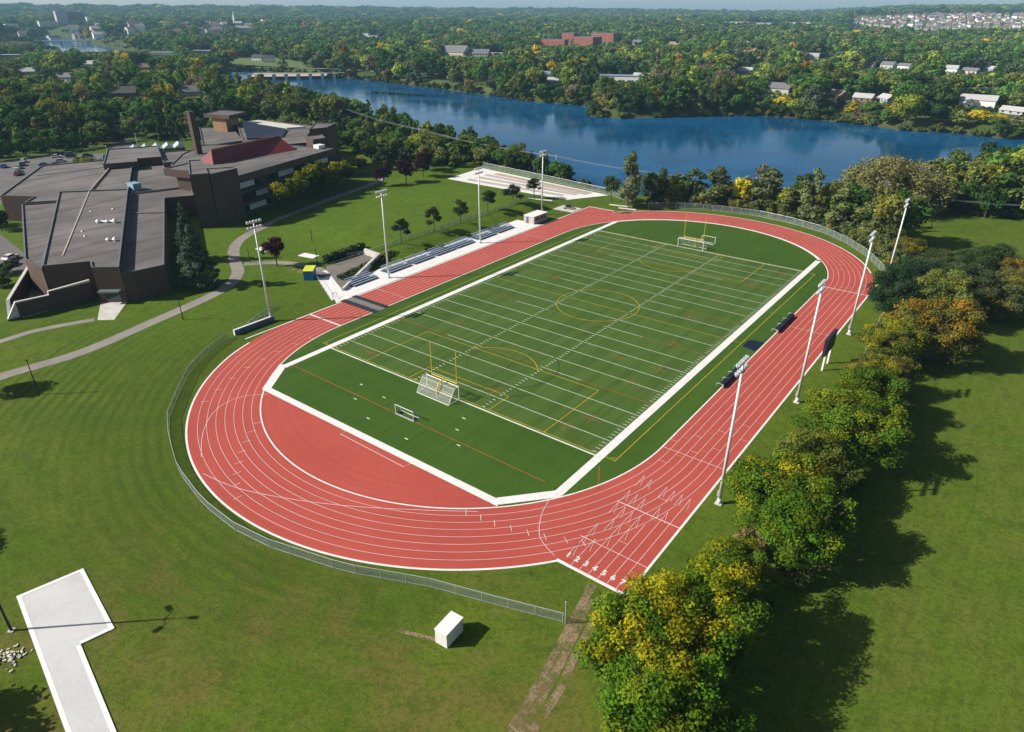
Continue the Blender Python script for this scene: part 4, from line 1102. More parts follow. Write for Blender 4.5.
# ------------------------------------------------------------------ utility poles and wires along the river
PL = [(-262, 147, 10.5), (-163, 112, 10.3), (-84, 108, 7.6), (-20, 112, 6.4), (38, 126, 6.4), (105, 150, 7.0)]
for i, (x, y, h) in enumerate(PL):
    z = T1(x, y); g = empty('utility_pole', (x, y, z), R(20), ['pale utility pole among the trees behind the far end tower', 'pale concrete utility pole above the purple trees', 'utility pole in the bank trees behind the runways', 'utility pole hidden in the trees behind the far bend', 'utility pole by the big willow', 'utility pole in the wood at the right edge'][i], 'utility pole', 'utility poles along the river bank')
    MB().tube((0,0,0), (0,0,h - z), .2, .13).build('pole', M['pole_white'], g)
    MB().box(-.07, -1.2, h-z-.7, .07, 1.2, h-z-.55).build('crossarm', M['galv'], g)
wr = empty('power_line', (0,0,0), 0, 'pale power cables strung along the near river bank', 'cables')
for off in (-1.0, 0, 1.0):
    m = MB()
    for (xa, ya, ha), (xb, yb, hb) in zip(PL[:-1], PL[1:]):
        pts_ = []
        for k in range(9):
            t = k / 8; pts_.append((xa + (xb-xa)*t + off*.35, ya + (yb-ya)*t + off*.9, ha - .5 + (hb-ha)*t - 4*1.1*t*(1-t)))
        m.path(pts_, .022, n=4)
    m.build('cable', M['rope'], wr)
# ------------------------------------------------------------------ trees
def leaf_mesh(name, n, leaf, clumps, seed, autumn=.5, orient=.55):
    """leaf cards scattered through overlapping clumps; clumps = [(x,y,z,r)]"""
    r2 = np.random.default_rng(seed)
    C = np.array(clumps, float); wts = C[:, 3] ** 2; wts /= wts.sum()
    k = r2.choice(len(C), n, p=wts)
    d = r2.normal(size=(n, 3)); d[:, 2] += .25; d /= np.linalg.norm(d, axis=1, keepdims=True)
    rad = C[k, 3] * (r2.random(n) ** .35) * r2.uniform(.8, 1.12, n)
    P = C[k, :3] + d * rad[:, None] * np.array([1, 1, .85])
    nr = d * orient + r2.normal(size=(n, 3)) * (1 - orient) * .75 + np.array([0, 0, .18]); nr /= np.linalg.norm(nr, axis=1, keepdims=True)
    t = np.cross(nr, r2.normal(size=(n, 3))); t /= np.linalg.norm(t, axis=1, keepdims=True); bt = np.cross(nr, t)
    s = leaf * r2.uniform(.55, 1.25, (n, 1)) * .5
    V = np.stack([P - t*s, P - bt*s*.62, P + t*s, P + bt*s*.62], 1).reshape(-1, 3)
    me = bpy.data.meshes.new(name)
    me.vertices.add(4*n); me.vertices.foreach_set('co', V.astype(np.float32).ravel())
    me.loops.add(4*n); me.loops.foreach_set('vertex_index', np.arange(4*n, dtype=np.int32))
    me.polygons.add(n); me.polygons.foreach_set('loop_start', np.arange(0, 4*n, 4, dtype=np.int32)); me.polygons.foreach_set('loop_total', np.full(n, 4, np.int32))
    cl = r2.random(len(C)); zmin, zmax = C[:, 2].min(), (C[:, 2] + C[:, 3]).max()
    v = np.clip(.65 * cl[k] + .35 * r2.random(n), 0, 1)
    ca = r2.random(len(C)); hgt = (P[:, 2] - zmin) / max(zmax - zmin, .1)
    au = np.clip((ca[k] * .9 + hgt * .75 - 1.15 + autumn) * 2.2 + r2.normal(size=n) * .10, 0, 1)
    A = np.stack([v, au, np.zeros(n), np.ones(n)], 1)
    at = me.attributes.new('leaf', 'FLOAT_COLOR', 'FACE'); at.data.foreach_set('color', A.astype(np.float32).ravel())
    me.update(); return me
def clumps_round(n, R_, zc, rz, cr, seed, flat=0.0):
    r2 = np.random.default_rng(seed); out = []
    while len(out) < n:
        d = r2.normal(size=3); d /= np.linalg.norm(d)
        if d[2] < -.75: continue
        q = r2.uniform(.55, 1.0); bump = 1 + .22 * math.sin(3*d[0] + seed) * math.cos(2.3*d[1] + seed*2)
        out.append((d[0]*R_*q*bump, d[1]*R_*q*bump, zc + d[2]*rz*q*bump, cr * r2.uniform(.65, 1.3)))
    return out
def clumps_cone(n, R_, z0, z1, cr, seed):
    r2 = np.random.default_rng(seed); out = []
    for i in range(n):
        t = (i + r2.random()) / n; a = r2.uniform(0, 6.28); rr_ = R_ * (1 - t) ** .8 * r2.uniform(.55, 1.05)
        out.append((math.cos(a)*rr_, math.sin(a)*rr_, z0 + (z1-z0)*t, cr * (1.15 - .75*t) * r2.uniform(.7, 1.2)))
    return out
def clumps_column(n, R_, z0, z1, cr, seed):
    r2 = np.random.default_rng(seed); out = []
    for i in range(n):
        t = (i + r2.random()) / n; a = r2.uniform(0, 6.28); rr_ = R_ * math.sin(math.pi * min(.12 + .88*t, .97)) ** .7 * r2.uniform(.3, 1.05)
        out.append((math.cos(a)*rr_, math.sin(a)*rr_, z0 + (z1-z0)*t, cr * r2.uniform(.6, 1.25) * (1.1 - .5*t)))
    return out
def trunk_mesh(name, h, r, limbs, seed, spread=1.6, mat='bark'):
    r2 = random.Random(seed); m = MB()
    m.path([(0,0,-.3), (.05*h*.1,0,h*.35), (0,.04*h*.2,h*.7), (.1,0,h)], r, r*.35, 8)
    for i in range(limbs):
        a = r2.uniform(0, 6.28); z = h * r2.uniform(.3, .8); L = spread * r2.uniform(.7, 1.2)
        m.path([(0,0,z), (math.cos(a)*L*.5, math.sin(a)*L*.5, z + L*.5), (math.cos(a)*L, math.sin(a)*L, z + L*1.1)], r*.4, r*.12, 6)
    me = bpy.data.meshes.new(name); me.from_pydata(m.v, [], m.f); me.materials.append(M[mat]); me.update(); return me
# prototypes: every crown is about 10 m tall, base of the tree at 0
PROTO = {}
def proto(key, crown, trunk, h, w_): PROTO[key] = (crown, trunk, h, w_)
for i in range(4):
    proto('round%d' % i, leaf_mesh('crown', 2600, .72, clumps_round(26, 3.2, 5.8, 3.3, 1.35, 40 + i), 50 + i), trunk_mesh('trunk', 6, .24, 5, i), 10.2, 8.6)
for i in range(3):
    proto('tall%d' % i, leaf_mesh('crown', 2300, .66, clumps_column(26, 2.5, 1.8, 10.6, 1.15, 60 + i), 70 + i), trunk_mesh('trunk', 9, .2, 6, 10 + i, 1.4, 'bark_pale'), 11.4, 6.0)
for i in range(2):
    proto('conifer%d' % i, leaf_mesh('crown', 2600, .55, clumps_cone(40, 2.9, 1.0, 11.2, 1.0, 80 + i), 90 + i), trunk_mesh('trunk', 10.5, .2, 4, 20 + i, .8), 11.8, 6.4)
for i in range(2):
    proto('bush%d' % i, leaf_mesh('crown', 1300, .5, clumps_round(14, 2.0, 1.5, 1.35, .85, 100 + i), 110 + i), trunk_mesh('trunk', 1.6, .1, 5, 30 + i, .7), 3.7, 5.2)
for i in range(3):
    proto('sapling%d' % i, leaf_mesh('crown', 1500, .36, clumps_round(20, 1.3, 3.7, 1.9, .58, 120 + i), 130 + i), trunk_mesh('trunk', 4.2, .09, 4, 40 + i, .8), 6.0, 3.6)
for i in range(6):
    rz_ = (4.4, 3.9, 4.6, 3.6, 4.2, 4.0)[i]
    proto('grand%d' % i, leaf_mesh('crown', 30000, .28, clumps_round(120, 4.3, 1.6 + rz_ * .92, rz_, 1.0, 140 + i), 150 + i, .30), trunk_mesh('trunk', 7.5, .34, 8, 50 + i, 2.6), 2.4 + rz_ * 2.0, 11.0)
proto('willow0', leaf_mesh('crown', 22000, .58, [(x_, y_, z_, 2.0) for x_, y_, z_, q_ in clumps_round(150, 8.6, 5.6, 5.8, 1.7, 172)] + [(x_ * .98, y_ * .98, 5.6 + (z_ - 5.6) * .98, 1.7) for x_, y_, z_, q_ in clumps_round(90, 9.4, 5.6, 6.2, 1.7, 173) if True], 171, .5, .55), trunk_mesh('trunk', 8, .6, 9, 60, 4.0), 12.8, 20.5)
proto('spruce0', leaf_mesh('crown', 9000, .5, clumps_cone(90, 3.4, .8, 15.0, .85, 180), 181, .5, .35), trunk_mesh('trunk', 14, .3, 4, 61, .8), 15.8, 7.6)
for c, t, h, w_ in PROTO.values():
    if not c.materials: c.materials.append(M['leaf'])

def tree(key, x, y, h, w_, colr, label, cat='tree', group=None, gold=0.0, mat=None, z=None, name=None, rz=None):
    c, t, ph, pw = PROTO[key]
    z = T1(x, y) if z is None else z
    nm = name or {'conifer': 'conifer_tree', 'spruce': 'spruce_tree', 'bush': 'shrub', 'willow': 'willow_tree', 'sapling': 'young_tree'}.get(key[:-1], 'broadleaf_tree')
    r = empty(nm, (x, y, z), random.uniform(0, 6.28) if rz is None else rz, label, cat, group)
    r.scale = (w_ / pw, w_ / pw, h / ph)
    o = bpy.data.objects.new('crown', c); COL.objects.link(o); o.parent = r; o.color = (*colr, 1 - gold)
    if mat:
        o.material_slots[0].link = 'OBJECT'; o.material_slots[0].material = M[mat]
    q = bpy.data.objects.new('trunk', t); COL.objects.link(q); q.parent = r
    return r
DG, MG, OL, YG, YE, OR_, RD, PU, GG = (.022,.048,.013), (.040,.083,.017), (.070,.088,.024), (.115,.150,.022), (.34,.27,.018), (.27,.115,.022), (.27,.045,.028), (.026,.010,.014), (.052,.070,.036)
# the row of big trees east of the track
ROW = [
 ('grand0', 54.2, -81.2, 11.2, 12.5, (.052,.110,.008), 1.0, 'leaf_gold', 'large golden topped tree nearest the camera, beside the lane numbers'),
 ('grand1', 58.6, -85.8, 9.6, 12.0, (.046,.108,.008), .45, 'leaf_gold', 'large green and gold tree cut by the lower frame edge'),
 ('grand2', 56.4, -72.4, 10.6, 10.8, (.058,.112,.009), .9, 'leaf_gold', 'yellow and green tree just behind the nearest golden tree'),
 ('grand3', 55.6, -63.0, 6.0, 7.0, (.064,.108,.012), .8, 'leaf_gold', 'lower olive and gold tree between two taller golden trees'),
 ('grand4', 56.0, -50.6, 10.0, 12.0, (.052,.104,.009), 1.0, 'leaf_gold', 'yellow orange topped tree right of the nearest floodlight mast'),
 ('grand5', 60.0, -54.6, 9.4, 11.4, (.046,.104,.008), .3, 'leaf_gold', 'broad green tree at the right flank of the orange topped tree'),
 ('grand1', 57.6, -40.6, 8.0, 9.4, (.074,.100,.020), .45, 'leaf_gold', 'light green tree behind the orange topped tree'),
 ('grand0', 59.0, -29.4, 9.4, 12.6, (.056,.108,.011), .35, 'leaf_gold', 'broad yellowish green tree across from the scoreboard mast'),
 ('grand3', 58.8, -16.0, 8.0, 10.5, (.044,.088,.010), .35, 'leaf_gold', 'darker green tree in the middle of the east row'),
 ('grand2', 58.2, -6.0, 6.6, 9.0, (.090,.095,.024), .7, 'leaf_gold', 'low yellowish shrubby tree behind the scoreboard fence'),
 ('grand4', 57.4, 6.0, 8.4, 10.5, (.078,.100,.018), .75, 'leaf_gold', 'yellow green bushy tree left of the rusty orange tree'),
 ('grand5', 63.0, 15.0, 10.2, 14.0, (.072,.082,.018), .85, 'leaf_orange', 'rusty orange and gold tree, widest in the east row'),
 ('grand1', 60.5, 33.5, 10.2, 13.0, (.088,.118,.034), .4, 'leaf_gold', 'pale green tree directly behind the rusty orange tree'),
 ('grand3', 53.6, 31.0, 9.0, 10.5, (.020,.042,.018), 0, 'leaf', 'dark bluish green tree at the end of the east straight'),
 ('grand0', 54.6, 43.5, 9.0, 11.5, (.023,.045,.020), 0, 'leaf', 'dark green tree in front of the farthest east floodlight mast'),
 ('grand2', 63.4, 47.0, 9.4, 13.0, (.040,.062,.026), .1, 'leaf', 'dull green tree behind the pale green tree'),
 ('grand4', 72.0, 46.0, 8.6, 12.0, (.060,.070,.026), .5, 'leaf_gold', 'olive tree at the right frame edge behind the row'),
 ('grand5', 57.0, 60.0, 7.4, 10.5, (.034,.056,.022), .1, 'leaf', 'dark rounded tree beyond the end of the far bend'),
 ('grand1', 66.0, 68.0, 8.0, 12.0, (.026,.050,.018), .1, 'leaf', 'very dark green tree beside the far lawn strip'),
 ('grand3', 48.2, 74.0, 5.6, 8.4, (.085,.080,.022), .9, 'leaf_gold', 'small yellow tree below the far lawn strip'),
 ('grand0', 74.6, 64.0, 8.2, 11.0, (.080,.082,.025), .6, 'leaf_orange', 'brownish green tree at the right edge below the lawn strip'),
 ('grand2', 81.0, 55.0, 8.6, 12.0, (.044,.070,.020), .3, 'leaf', 'green tree half outside the right frame edge'),
 ('grand5', 84.0, 76.0, 8.0, 12.0, (.05,.07,.02), .4, 'leaf_gold', 'green tree at the right frame edge above the row'),
]
for k, x, y, h, w_, c, gd, mt_, lab in ROW:
    tree(k, x, y, h * (1.16 if y < -45 else 1.24), w_ * (1.2 if y < -45 else 1.34), c, lab, 'tree', 'trees of the row east of the track', gd, mt_)
for x, y, h, w_, c, lab in ((47.8, -78.2, 2.2, 2.6, YG, 'bright green shrub beside the small gate panel'), (51.6, -72.0, 3.0, 4.4, (.11,.10,.03), 'yellowish shrub at the corner of the lane numbers'), (54.6, -56.8, 3.6, 5.0, (.16,.13,.05), 'straw coloured shrub below the orange topped tree'),
        (55.4, -1.6, 3.0, 5.0, YG, 'yellow green shrub behind the fence end post'), (55.0, 20.0, 4.2, 6.0, (.03,.055,.02), 'dark green shrub between fence and rusty orange tree'), (57.5, -22.0, 3.6, 6.0, OL, 'olive shrub at the foot of the broad green tree'), (58.0, -35.0, 3.4, 6.0, (.06,.08,.02), 'green shrub in the gap of the east row')):
    tree('bush%d' % (int(h * 10) % 2), x, y, h, w_, c, lab, 'shrub')
for i in range(22):
    t_ = i / 21; x, y = 57.2 + 3.2 * math.sin(i * 2.1) + 2.0 * t_, -88 + 158 * t_
    nm_, c_ = (('olive', (.075,.09,.022)), ('green', (.048,.078,.016)), ('yellow green', (.10,.115,.02)), ('dark green', (.03,.055,.018)))[i % 4]
    lb_ = nm_ + ' undergrowth shrub beneath the row of trees east of the track'
    tree('bush%d' % (i % 2), x, y, 2.8 + .8 * math.sin(i * 1.7), 6.0 + math.sin(i), c_, lb_, 'shrub', lb_)
# saplings above the bleachers
for i, (x, y, h, w_, c, lab) in enumerate(((-62.9, 1.5, 7.6, 6.0, (.030,.040,.018), 'dark young maple nearest the hedge, above the bleachers'), (-64.1, 15.8, 7.6, 6.2, (.048,.048,.022), 'brownish young maple, second above the bleachers'), (-63.0, 26.0, 7.5, 5.8, (.044,.056,.022), 'sparse young maple, third above the bleachers'),
        (-65.8, 42.3, 7.0, 7.0, (.030,.048,.018), 'green young maple just right of the middle floodlight mast'), (-64.7, 54.1, 7.0, 7.2, (.026,.038,.018), 'dark green young maple behind the announcer booth'), (-67.4, 69.8, 7.0, 6.4, (.024,.036,.020), 'dark young tree beside the white end of the runway slab'))):
    tree('sapling%d' % (i % 3), x, y, h, w_, c, lab, 'tree', 'young maples above the bleachers')
# trees on the campus lawn
for k, x, y, h, w_, c, gd, mt_, lab in (
   ('round0', -78.6, -27.4, 8.2, 7.0, (.042,.014,.016), 0, None, 'small purple leaved tree beside the blue storage bin'),
   ('round1', -123.8, 52.2, 8.6, 7.4, PU, 0, None, 'dark purple tree at the bend of the footpath, leftmost purple tree'),
   ('round2', -120.8, 60.8, 9.6, 9.6, (.030,.012,.018), 0, None, 'largest dark purple tree on the campus lawn'),
   ('round3', -123.0, 72.4, 9.0, 8.6, (.026,.011,.016), 0, None, 'dark purple tree right of the largest one'),
   ('round1', -132.0, 82.0, 9.0, 8.0, (.032,.016,.018), 0, None, 'dark purple tree behind the others near the pale utility pole'),
   ('round0', -124.8, 81.4, 6.4, 6.4, (.030,.062,.016), 0, None, 'small green tree right of the purple trees'),
   ('round2', -146.2, 60.2, 7.8, 7.6, (.088,.115,.020), .7, 'leaf_gold', 'yellow green tree between the end tower and the purple trees'),
   ('round3', -146.0, 72.0, 9.2, 8.6, (.045,.066,.022), 0, None, 'grey green tree behind the yellow green one'),
   ('conifer0', -138.0, 76.0, 9.4, 6.0, (.022,.046,.018), 0, None, 'dark conifer behind the purple trees'),
   ('round1', -160.5, 80.0, 9.6, 9.4, (.036,.062,.016), .2, 'leaf_gold', 'green tree beyond the end tower of the building'),
   ('spruce0', -80.6, -47.2, 15.8, 10.4, (.062,.088,.060), 0, None, 'tall bluish spruce beside the dark end wall of the building'),
   ('spruce0', -100.0, -38.0, 16.4, 8.0, (.055,.080,.048), 0, None, 'second tall spruce close to the stair tower'),
   ):
    tree(k, x, y, h, w_, c, lab, 'tree', None, gd, mt_)
for i, (x, y, h) in enumerate(((-121.6, 5.6, 10.0), (-124.0, 13.4, 11.2), (-127.8, 22.4, 12.0), (-130.0, 29.6, 11.4), (-132.0, 37.0, 10.4), (-134.6, 44.0, 9.6))):
    tree('round%d' % (i % 4), x, y, h * 1.06, 8.8, (.042,.072,.014), ['nearest', 'second', 'third', 'fourth', 'fifth', 'farthest'][i] + ' yellow topped tree in the row before the classroom windows', 'tree', 'yellow topped trees along the classroom wing', .95, 'leaf_gold')
for x, y, h, w_, c, lab in ((-128, -72.5, 4.2, 6.5, (.045,.075,.018), 'green shrub beside the loading court at the left edge'), (-134, -79, 5, 7, (.030,.055,.016), 'dark shrub at the left edge in front of the cars'), (-118.5, -75.5, 4.0, 5.5, (.035,.06,.016), 'dark green shrub at the outer court wall'), (-171, -57.5, 6.5, 8, (.04,.07,.018), 'green tree at the left corner of the hall roofs'), (-181, -60, 8.5, 9, (.026,.05,.016), 'dark tree at the left frame edge beside the hall')):
    tree('bush%d' % (int(h) % 2) if h < 6 else 'round2', x, y, h, w_, c, lab, 'shrub' if h < 6 else 'tree')
for x, y, lab in ((-243, 4.0, 'yellow green bush at the corner behind the roofs'), (-256, 2.0, 'green bush between the parked cars'), (-250.5, 3.2, 'low green bush beside the parking lot corner')):
    tree('bush0', x, y, 4.2, 7.5, (.10,.13,.02), lab, 'shrub')
# off the left edge, throwing shadows onto the grass
for x, y, h, lab in ((-63.8, -97.8, 8.4, 'broad green tree on the lawn past the left frame edge'), (-25.5, -118.0, 8.0, 'green tree beyond the left frame edge behind the dark lamp pole'), (1.8, -125.0, 8.5, 'green tree past the lower left frame corner')):
    tree('round1', x, y, h, 7.6, MG, lab)
# riverside trees just beyond the far bend
FAR = [('tall0', -35.9, 79.6, 19.0, 8.8, (.075,.095,.045), 'tall airy poplar with a pale trunk beyond the far track corner'), ('round0', -44.4, 82.8, 9.6, 6.6, (.036,.052,.022), 'small dark green tree left of the tall airy poplar'), ('round1', -31.6, 89.0, 12.6, 8.4, (.045,.066,.026), 'green tree just right of the tall airy poplar'),
       ('tall1', -26.0, 94.4, 10.4, 9.0, (.064,.078,.028), 'olive tree behind the fence of the far bend'), ('tall2', -20.4, 96.0, 12.4, 9.4, (.040,.062,.024), 'dark green tall tree behind the far bend fence'), ('tall0', -13.5, 98.0, 13.8, 12.0, (.060,.078,.026), 'broad olive poplar behind the far goal'),
       ('round2', -5.8, 101.2, 10.6, 8.4, (.30,.27,.014), 'bright yellow tree behind the far bend, brightest of the riverbank'), ('tall1', -1.6, 106.0, 15.0, 10.4, (.095,.085,.055), 'greyish half bare tree behind the bright yellow one'), ('tall2', 3.0, 99.6, 14.8, 11.0, (.062,.082,.032), 'tall grey green poplar right of the bright yellow tree'),
       ('tall0', 10.4, 97.6, 10.0, 8.4, (.075,.088,.028), 'lower olive tree between two poplars of the far bend'), ('tall1', 17.9, 95.0, 17.4, 9.4, (.070,.090,.036), 'slender tall poplar before the open water'), ('tall2', 27.6, 91.0, 13.6, 10.0, (.074,.092,.032), 'bushy poplar left of the curving end of the fence'),
       ('tall0', 36.4, 88.0, 12.6, 9.6, (.078,.094,.032), 'yellowish poplar behind the third east floodlight mast'), ('round3', 42.4, 79.0, 8.0, 9.0, (.055,.075,.022), 'rounded green tree beside the fence curve')]
for k, x, y, h, w_, c, lab in FAR: tree(k, x, y, h, w_ * 1.12, tuple(q * 1.35 for q in c), lab, 'tree', 'riverside trees behind the far bend')
for i in range(44):
    t_ = (i + .5) / 44; k_ = t_ * (len(farf) - 3); j_ = int(k_); f_ = k_ - j_
    x = farf[j_][0] + (farf[j_+1][0] - farf[j_][0]) * f_; y = farf[j_][1] + (farf[j_+1][1] - farf[j_][1]) * f_
    o_ = 2.6 + 2.2 * abs(math.sin(i * 1.9)); ln_ = math.hypot(x, y - 30); x += x / ln_ * o_; y += (y - 30) / ln_ * o_
    nm_, c_ = (('olive', (.085,.105,.034)), ('green', (.055,.088,.022)), ('pale green', (.10,.12,.05)), ('dark green', (.032,.058,.02)), ('yellow green', (.13,.14,.03)))[(i * 3) % 5]
    lb_ = nm_ + ' bush pressed against the outside of the far bend fence'
    tree('bush%d' % (i % 2), x, y, 3.4 + 1.9 * abs(math.sin(i * 1.3)), 5.4 + 1.2 * math.sin(i), c_, lb_, 'shrub', lb_)
tree('willow0', 33.0, 131.0, 17.5, 36.0, (.135,.132,.050), 'huge rounded olive willow on the near river bank')
FBW = [(33.0, 131.0, 19.0)]

# ------------------------------------------------------------------ far buildings
SIGHT = []  # houses whose south-east side is kept open by low planting
FB = list(FBW)     # (x, y, radius) kept free of trees
def house(x, y, rz, w_, d_, h, roof_c, wall_c, label, group=None, cat='house', win=True, flat=False, name='house', z=None):
    z = T1(x, y) if z is None else z
    r = empty(name, (x, y, z - .2), rz, label, cat, group)
    MB().box(-w_/2, -d_/2, 0, w_/2, d_/2, h).build('wall', wall_c, r)
    if flat:
        MB().box(-w_/2-.3, -d_/2-.3, h, w_/2+.3, d_/2+.3, h+.6).build('roof', roof_c, r)
    else:
        m = MB(); e = .5; rh = min(w_, d_) * .36
        m.v = [(-w_/2-e,-d_/2-e,h),(w_/2+e,-d_/2-e,h),(w_/2+e,d_/2+e,h),(-w_/2-e,d_/2+e,h),(-w_/2-e,0,h+rh),(w_/2+e,0,h+rh)]
        m.f = [(0,1,5,4),(2,3,4,5),(0,4,3),(1,2,5),(0,3,2,1)]; m.m = [0,0,1,1,0]; m.build('roof', [roof_c, wall_c], r)
    if win:
        n = max(int(w_ / 4), 2)
        for st in range(max(int(h / 3.2), 1)):
            for k in range(n):
                xx = -w_/2 + (k + .5) * w_ / n
                MB().box(xx - .7, -d_/2 - .04, 1 + st*3.2, xx + .7, -d_/2 - .01, 2.4 + st*3.2).build('window', M['glass'], r)
    FB.append((x, y, max(w_, d_) * .5 + 5)); 
    SIGHT.append((x, y, w_, h))
    if math.hypot(x - CAM[0], y - CAM[1]) < 660: L_ = math.hypot(CAM[0] - x, CAM[1] - y); FB.append((x + (CAM[0] - x) / L_ * 20, y + (CAM[1] - y) / L_ * 20, 13))
    return r
rf = {k: simple('roof_' + k, v, .85, var=.15) for k, v in dict(grey=(.15,.15,.16), brown=(.15,.10,.08), dark=(.06,.06,.065), pale=(.40,.40,.40), blue=(.20,.26,.38), tan=(.24,.19,.15)).items()}
wl = {k: simple('house_wall_' + k, v, .8, var=.06) for k, v in dict(white=(.80,.80,.78), cream=(.55,.50,.42), tan=(.38,.31,.25), brown=(.2,.14,.1), grey=(.4,.41,.42), pink=(.5,.37,.33)).items()}
rb = M['brick_red']
toCam = lambda x, y: math.atan2(CAM[1] - y, CAM[0] - x) + math.pi / 2
def HP(px, rr_, z=0):      # bearing/range to plan position
    return CAM[0] + rr_ * math.cos(R(px)), CAM[1] + rr_ * math.sin(R(px))
# HOUSES are (bearing deg, range m, width, depth, height, roof, wall, extra turn, label)
HOUSES = [
 (107.24, 606, 17, 11, 5.5, 'grey', 'cream', 12, 'two storey cream house with grey roof above the far shore'), (103.2, 590, 13, 10, 3.4, 'tan', 'brown', -20, 'low brown house by the far shore clearing'), (101.5, 585, 13, 8, 3.0, 'pale', 'brown', 8, 'low shed with pale roof by the far shore'), (100.0, 585, 12, 8, 3.2, 'pale', 'grey', -30, 'small blue grey house beside the pale roofed shed'),
 (94.6, 580, 21, 9, 5.6, 'pale', 'white', 18, 'long white two storey house near the right edge'), (92.5, 560, 14, 7, 2.2, 'pale', 'grey', 0, 'low grey garage at the far shore by the right edge'),
 (109.8, 800, 17, 10, 3.8, 'pale', 'tan', 5, 'house with pale roof left of the cream house'), (108.7, 1000, 12, 9, 3.6, 'brown', 'white', -25, 'small white gabled house among the trees'), (105.4, 1060, 15, 12, 4.2, 'pale', 'white', 30, 'white gabled house with big bright roof'), (104.4, 1100, 11, 8, 3.4, 'tan', 'tan', 0, 'small tan roofed house right of the bright roofed one'),
 (101.7, 930, 14, 9, 4.0, 'brown', 'grey', 10, 'grey house with brown roof in the mid distance'), (100.4, 935, 15, 9, 4.6, 'grey', 'grey', -5, 'grey two storey house left of the yellow tree'), (99.4, 930, 13, 8, 4.0, 'grey', 'white', 0, 'white house below the yellow tree'), (96.6, 900, 11, 9, 4.8, 'pale', 'white', 15, 'white house right of the red tree'), (95.5, 905, 15, 8, 3.0, 'grey', 'cream', 0, 'low cream house left of the orange trees'), (94.4, 940, 12, 8, 3.0, 'pale', 'grey', -20, 'grey house beside the orange trees'),
 (118.6, 690, 46, 14, 5.4, 'blue', 'white', 4, 'long white building with blue grey roof near the far shore'), (117.3, 690, 15, 10, 4.6, 'pale', 'white', 4, 'white annex right of the long blue roofed building'), (124.4, 700, 10, 9, 5.0, 'blue', 'white', 20, 'small round topped white house close to the far shore'), (124.05, 660, 10, 8, 3.0, 'pale', 'cream', 10, 'low cream shed beside the small white house'),
 (131.5, 1060, 38, 24, 8.0, 'grey', 'cream', -8, 'wide institutional building with hipped grey roof'), (129.8, 1050, 30, 16, 6.5, 'grey', 'grey', 12, 'grey roofed wing right of the institutional building'), (128.6, 1110, 30, 12, 4.0, 'pale', 'tan', 0, 'low pale roofed block beside the car park'), (138.3, 1800, 26, 14, 9.0, 'pale', 'white', 0, 'bright white building amid distant trees'), (137.7, 1790, 34, 12, 5.0, 'pale', 'white', 0, 'low white wing right of the bright white building'),
 (118.0, 1420, 28, 14, 5.5, 'grey', 'tan', 0, 'low tan block right of the red brick complex'), (115.2, 1430, 28, 14, 5.5, 'pale', 'tan', 0, 'low pale block far right of the red brick complex'), (124.6, 2600, 16, 14, 12, 'pale', 'white', 0, 'white block on the distant slope'), (123.2, 2700, 26, 12, 7, 'pale', 'white', 10, 'long white building on the distant slope'), (131.5, 2900, 40, 14, 8, 'pale', 'cream', 0, 'distant cream building at mid skyline'), (129.9, 2900, 30, 14, 8, 'grey', 'cream', 0, 'distant grey roofed building at mid skyline'),
 (150.96, 602, 15, 11, 5.0, 'grey', 'cream', 25, 'house with hipped grey roof beyond the chimney'), (155.2, 620, 18, 12, 4.4, 'dark', 'brown', 10, 'dark roofed house by the street beyond the parking lot'), (158.4, 800, 15, 10, 4.4, 'grey', 'cream', -10, 'grey roofed house among the trees at the left'), (160.4, 900, 14, 10, 4.4, 'pale', 'cream', 10, 'pale roofed house deep in the left woods'), (156.9, 1000, 14, 10, 4.4, 'pale', 'white', 0, 'white house in the left woods with pale roof'), (153.5, 900, 15, 10, 5, 'brown', 'pink', 0, 'pink brick house in the left woods'), (161.2, 1250, 30, 14, 5, 'pale', 'grey', 0, 'long grey roof at the left frame edge'), (152.3, 1240, 34, 14, 5.0, 'pale', 'white', 8, 'long low white building near the dam'), (149.7, 1240, 30, 20, 6.5, 'pale', 'grey', 6, 'pale flat plant building at the left end of the dam'),
 (146.05, 1040, 13, 9, 5.5, 'dark', 'white', 0, 'white gatehouse right of the dam green'), (145.3, 1010, 14, 9, 6, 'dark', 'white', 20, 'second white gatehouse right of the dam green'),
]
for i, (b, rg, w_, d_, h, rk, wk, turn, lab) in enumerate(HOUSES):
    x, y = HP(b, rg); house(x, y, toCam(x, y) + R(turn - (26 if w_ < 40 else 8)), w_, d_, h, rf[rk], wl[wk], lab, None, 'house' if w_ < 20 else 'building', rg < 1100, rk in ('blue',) and w_ > 40 or rk == 'pale' and w_ > 24, 'house' if w_ < 20 else 'low_building')
# red brick apartment complex
for (b, rg, w_, d_, h, lab) in ((124.1, 1320, 50, 14, 15, 'left wing of the red brick complex on the far side of the river'), (122.9, 1350, 24, 16, 24, 'tallest stair block of the red brick complex'), (121.55, 1240, 36, 30, 21, 'sunlit front block of the red brick complex'), (120.3, 1330, 44, 16, 24, 'right rear wing of the red brick complex')):
    x, y = HP(b, rg); house(x, y, toCam(x, y) + R(-30), w_, d_, h, rf['grey'], rb, lab, None, 'apartment block', True, True, 'apartment_block')
